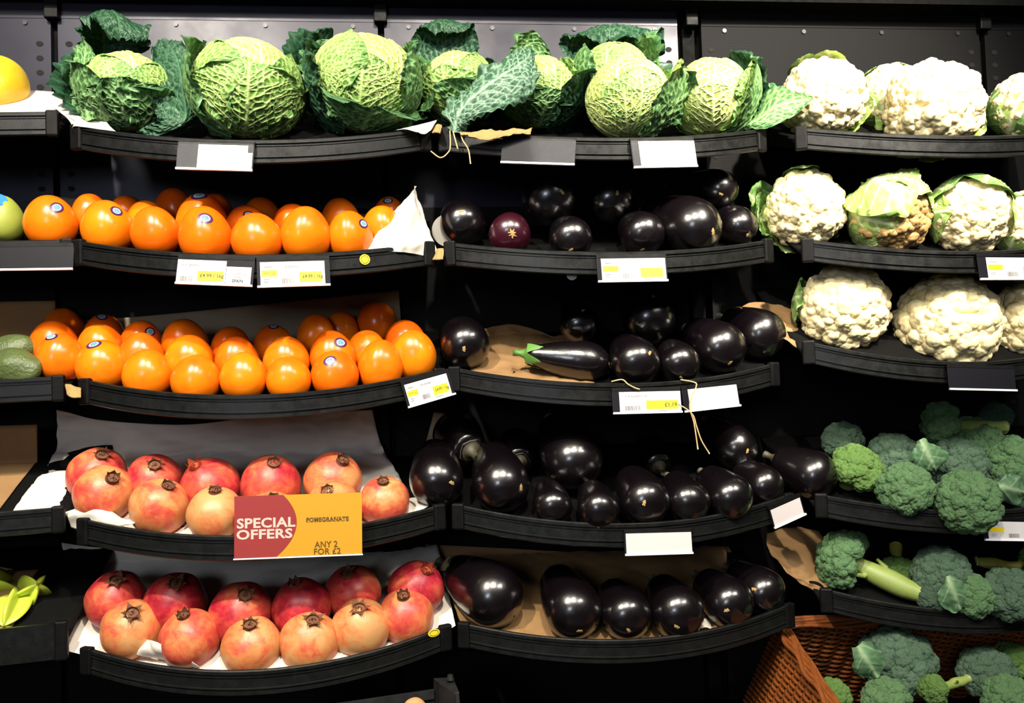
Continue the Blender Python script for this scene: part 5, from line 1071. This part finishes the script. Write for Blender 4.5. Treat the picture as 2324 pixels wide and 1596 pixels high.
holder((1, 1), (405, 583), (579, 590), (402, 644), 'price ticket for grapes with a country of origin card', [('grapes', .005, .64, .0, .90), ('spain', .645, .97, .0, .70)])
holder((1, 1), (582, 590), (747, 586), (580, 653), 'price ticket for grapes without an origin card, next to another ticket', [('grapesw', .045, .93, .02, .90)])
holder((2, 1), (1353, 584), (1511, 582), (1347, 641), 'aubergine price ticket right under the star-scarred aubergine shelf', [('aubw', .06, .98, .04, .93)])
holder((3, 1), (2216, 581), (2372, 582), (2212, 635), 'price ticket below the half-covered cauliflower', [('far', .12, .98, .04, .93)])
holder((1, 2), (910, 872), (1018, 842), (909, 931), 'slanted price ticket for grapes at the curved shelf end', [('grapesw', .045, .93, .06, .93)], off=.008)
holder((2, 2), (1388, 887), (1544, 884), (1382, 940), 'aubergine price ticket beside the blank one with twine', [('aub', .10, .99, .04, .93)])
holder((2, 2), (1546, 883), (1672, 870), (1542, 937), 'blank ticket with twine hanging across it', [('blank', .10, .98, .05, .95)])
holder((3, 2), (2149, 832), (2301, 836), (2142, 884), 'empty dark ticket holder below the biggest cauliflower', [])
holder((2, 3), (1416, 1209), (1569, 1205), (1412, 1261), 'blank pinkish white ticket on the shelf with the most aubergines', [('blank', .02, .99, .04, .95)])
holder((2, 3), (1745, 1156), (1816, 1125), (1738, 1208), 'slanted blank ticket at the shelf end towards the broccoli', [('blank', .02, .95, .04, .93)])
holder((3, 3), (2230, 1181), (2380, 1184), (2222, 1226), 'price ticket below the overhanging broccoli crown', [('far', .06, .98, .06, .95)])
# special offers sign
p1, p2, p3 = at(532, 1127, 1.262), at(821, 1118, 1.262), at(525, 1268, 1.258); xa = unit(p2-p1); zr = p1-p3; H = np.linalg.norm(zr-xa*(zr@xa)); za = unit(zr-xa*(zr@xa)); ya = np.cross(za, xa); W = np.linalg.norm(p2-p1)
sg = thing('special_offers_sign', 'red and yellow special offers sign for pomegranates', 'sign', mat4(xa, ya, za, p1))
cardm = rect('card', 0, W, -H, 0, 0, M_SYEL, sg, .0012)
n = 24; t = np.linspace(0, 1, n); zz = -H*t; xx = W*(.485-.52*(t-.47)**2-.02*(t-.47)); V = np.concatenate([np.stack([xx, 0*t-.0002, zz], 1), np.stack([0*t, 0*t-.0002, zz], 1)]); V = np.concatenate([V, V+[0, .0002, 0]])
rp_ = mobj('red_field', quickmesh('red_field', V, [(n+i, n+i+1, i+1, i) for i in range(n-1)]), M_RED, cardm)
text_mesh('SPECIAL', .020*W, .475*W, -.525*H, -.360*H, M_SWHITE, cardm, .030, -.0006); text_mesh('OFFERS', .018*W, .452*W, -.705*H, -.545*H, M_SWHITE, cardm, .030, -.0006)
tm = text_mesh('POMEGRANATE', .560*W, .895*W, -.455*H, -.385*H, M_SBROWN, cardm, .03, -.0006)
text_mesh('ANY 2', .625*W, .805*W, -.875*H, -.775*H, M_SBROWN, cardm, .012, -.0006); text_mesh('FOR £2', .620*W, .830*W, -.990*H, -.890*H, M_SBROWN, cardm, .012, -.0006)
mb = MB()   # slab serifs of the product name
for i in range(11):
    x = (.560+.335*(i+.5)/11)*W
    for z in (-.4535*H, -.3865*H): mb.box((x, -.0006, z), (.015*W, .0001, .004*H))
mobj('serifs', mb.mesh('serifs'), M_SBROWN, cardm)
rect('clear_sleeve', -.001, W+.001, -H-.0015, .0028, -.0016, M_CLEAR, sg, .0003); rect('sleeve_edge', -.001, W+.001, -H-.0022, -H-.0004, -.0012, M_EDGE, sg, .0018)
xl = (p1+p2)/2; stem = MB().box((W*.5, .022, -H*.62), (.02, .042, .006)); mobj('clip', stem.mesh('clip'), M_CAP, sg)

# ------------------------------------------------------------------ twine
def twine(pts, label, rad=.0011):
    P = catmull(np.array([at(*q) for q in pts]), 40); r = RNG(len(pts)); c = P[0].copy(); V, Fc = tube(P-c, rad, 7); tag(mobj('twine', smooth(quickmesh('twine', V, Fc)), M_TWINE, None, c), label, 'twine', 'loose twine ends')
twine([(1021, 296, 1.312), (1022, 330, 1.308), (1018, 345, 1.306), (1000, 358, 1.305), (977, 343, 1.305)], 'hooked twine end hanging under the drooping cabbage leaf')
twine([(1028, 298, 1.312), (1034, 320, 1.308), (1039, 338, 1.306)], 'shortest straight twine end under the drooping cabbage leaf')
twine([(1046, 300, 1.312), (1050, 318, 1.306), (1063, 340, 1.304), (1068, 372, 1.304)], 'long straight twine end hanging below the cabbage shelf')
twine([(1388, 866, 1.30), (1412, 862, 1.292), (1425, 872, 1.285), (1440, 880, 1.282), (1452, 884, 1.280)], 'short twine lying over the aubergine ticket')
twine([(1545, 862, 1.296), (1576, 868, 1.283), (1580, 878, 1.276), (1568, 905, 1.270), (1566, 930, 1.270), (1575, 960, 1.272), (1584, 1020, 1.276)], 'long twine hanging in front of the blank ticket')
twine([(1540, 918, 1.272), (1560, 930, 1.270), (1574, 945, 1.270), (1580, 965, 1.272), (1592, 1000, 1.275), (1610, 1030, 1.278)], 'frayed twine crossing the long one below the blank ticket')

# ------------------------------------------------------------------ fruit of the straight shelves, crate
def lump(name, key, px, py, rp, sc, axis, mat, label, cat, y=None, seed=1, wob=.03, group=None, part='skin'):
    p, r = place(key, px, py, rp, .9) if y is None else (at(px, py, y), None); r = rp*np.dot(p-CAM, AZ)/F; V, Fc = ICO4; f = snoise(seed, 1.6); P = V*(1+wob*f(V[:, 0], V[:, 1], V[:, 2]))[:, None]
    P = P*np.array(sc)[None, :]; P[:, :2] *= (1-.12*np.clip(P[:, 2:3], -1, 1)); xa, ya, za = frame_from_z(axis, (.1, -.2, 1)); o = thing(name, label, cat, mat4(xa, ya, za, p), group); me = smooth(quickmesh(part, P*r, Fc)); mobj(part, me, mat, o); return o, r
o, r = lump('yellow_fruit', (0, 0), -6, 196, 66, (1, 1, 1.05), (.2, -.8, -.5), M_MELON, 'large yellow fruit with a star-shaped blossom end', 'fruit'); V, Fc = tube([(0, 0, r*1.03), (0, 0, r*1.07)], [r*.16, r*.06], 7); mobj('blossom_end', quickmesh('blossom_end', V, Fc), M_CUT, o)
o, r = lump('mango', (0, 1), 2, 503, 50, (1, .95, 1.15), (.25, -.3, 1), M_MANGO, 'green and yellow mango with a blue sticker', 'mango'); V, Fc = tube([(-.2*r, -.35*r, r*1.04), (-.2*r, -.37*r, r*1.06)], [r*.3, r*.3], 14); mobj('sticker', quickmesh('sticker', V, Fc), M_BLUE, o)
lump('avocado', (0, 2), 28, 800, 46, (1, .95, 1.25), (.9, -.2, .3), M_AVO, 'dark avocado lying behind another one', 'avocado', seed=4, wob=.05, y=1.43)
lump('avocado', (0, 2), 38, 834, 46, (.9, .95, 1.3), (1, -.3, -.1), M_AVO, 'knobbly dark avocado against the shelf lip', 'avocado', seed=6, wob=.05)
def starfruit(px, py, rp, axis, spin, label, y):
    p = at(px, py, y); r = rp*np.dot(p-CAM, AZ)/F; na, nz = 50, 22; a_, z_ = np.meshgrid(np.linspace(0, 2*np.pi, na, endpoint=False), np.linspace(-1, 1, nz), indexing='xy'); k = (a_*5/(2*np.pi)) % 1; ridge = (1-np.abs(2*k-1)); rad = (.38+.62*np.abs(2*k-1)**1.4)*np.sqrt(np.clip(1-np.abs(z_)**2.4, .004, 1))
    P = np.stack([rad*np.cos(a_+spin), rad*np.sin(a_+spin), z_*1.35], -1).reshape(-1, 3)*r; xa, ya, za = frame_from_z(axis, (0, .2, 1)); o = thing('star_fruit', label, 'star fruit', mat4(xa, ya, za, p), 'star fruits in the bin'); mobj('skin', smooth(quickmesh('skin', P, grid_faces(nz, na, False, True))), M_STAR, o)
    V, Fc = tube([(0, 0, r*1.30), (0, 0, r*1.40)], [r*.10, r*.05], 7); mobj('tip', quickmesh('tip', V, Fc), M_STARD, o)
starfruit(26, 1385, 44, (.15, -.9, -.35), .3, 'bright green star fruit nearest the bin edge', 1.40)
starfruit(70, 1345, 42, (.5, -.6, .4), .9, 'star fruit with browning ridges leaning on the card liner', 1.44)
starfruit(-8, 1338, 44, (-.2, -.7, .5), .1, 'green star fruit behind the brighter ones', 1.45)
cr = thing('plastic_crate', 'black plastic crate with a raised corner under the pomegranates', 'crate', Matrix.Translation(Vector(at(1010, 1560, 1.25))))
org = at(1010, 1560, 1.25)
P = [at(983, 1539, 1.27), at(1028, 1537, 1.27), at(1043, 1571, 1.21), at(1032, 1573, 1.21), at(996, 1549, 1.245)]; dn = np.array([0, 0, -.09]); V = np.array(P+[q+dn for q in P])-org
bb = mobj('corner_block', quickmesh('corner_block', V, [(0, 1, 2, 3, 4), (5, 9, 8, 7, 6), (0, 5, 6, 1), (1, 6, 7, 2), (2, 7, 8, 3), (3, 8, 9, 4), (4, 9, 5, 0)]), M_CRATE, cr); bv = bb.modifiers.new('bevel', 'BEVEL'); bv.width = .0015; bv.segments = 2
pg = (at(1022, 1543, 1.25))-org; V, Fc = tube([pg, pg+np.array([0, 0, .007])], [.006, .004], 8); mobj('stacking_peg', quickmesh('stacking_peg', V, Fc), M_CRATE, cr)
def bar(name, a_, b_, w_, h_): 
    a_, b_ = np.asarray(a_)-org, np.asarray(b_)-org; d = unit(b_-a_); s_ = unit(np.cross(d, [0, 0, 1])); V = np.array([q+s_*sx*w_/2+np.array([0, 0, sz]) for q in (a_, b_) for sx in (-1, 1) for sz in (0, -h_)]); mobj(name, quickmesh(name, V, [(0, 1, 3, 2), (4, 6, 7, 5), (0, 4, 5, 1), (2, 3, 7, 6), (0, 2, 6, 4), (1, 5, 7, 3)]), M_CRATE, cr)
A0, B0 = at(985, 1566, 1.265), at(560, 1628, 1.265); F0 = np.array([.0, -.22, 0]); C0 = at(1037, 1573, 1.215)
bar('back_rail', A0, B0, .008, .012); bar('back_wall', A0-[0, -.002, .012], B0-[0, -.002, .012], .004, .14); bar('side_wall', C0, C0+F0, .005, .15); bar('front_wall', C0+F0, C0+F0-[.3, 0, 0], .005, .15)
lump('brown_mushroom', None, 942, 1606, 26, (1, 1, .75), (.1, -.2, 1), M_MUSH, 'pale brown mushroom cap showing in the black crate', 'mushroom', y=1.24, part='cap')
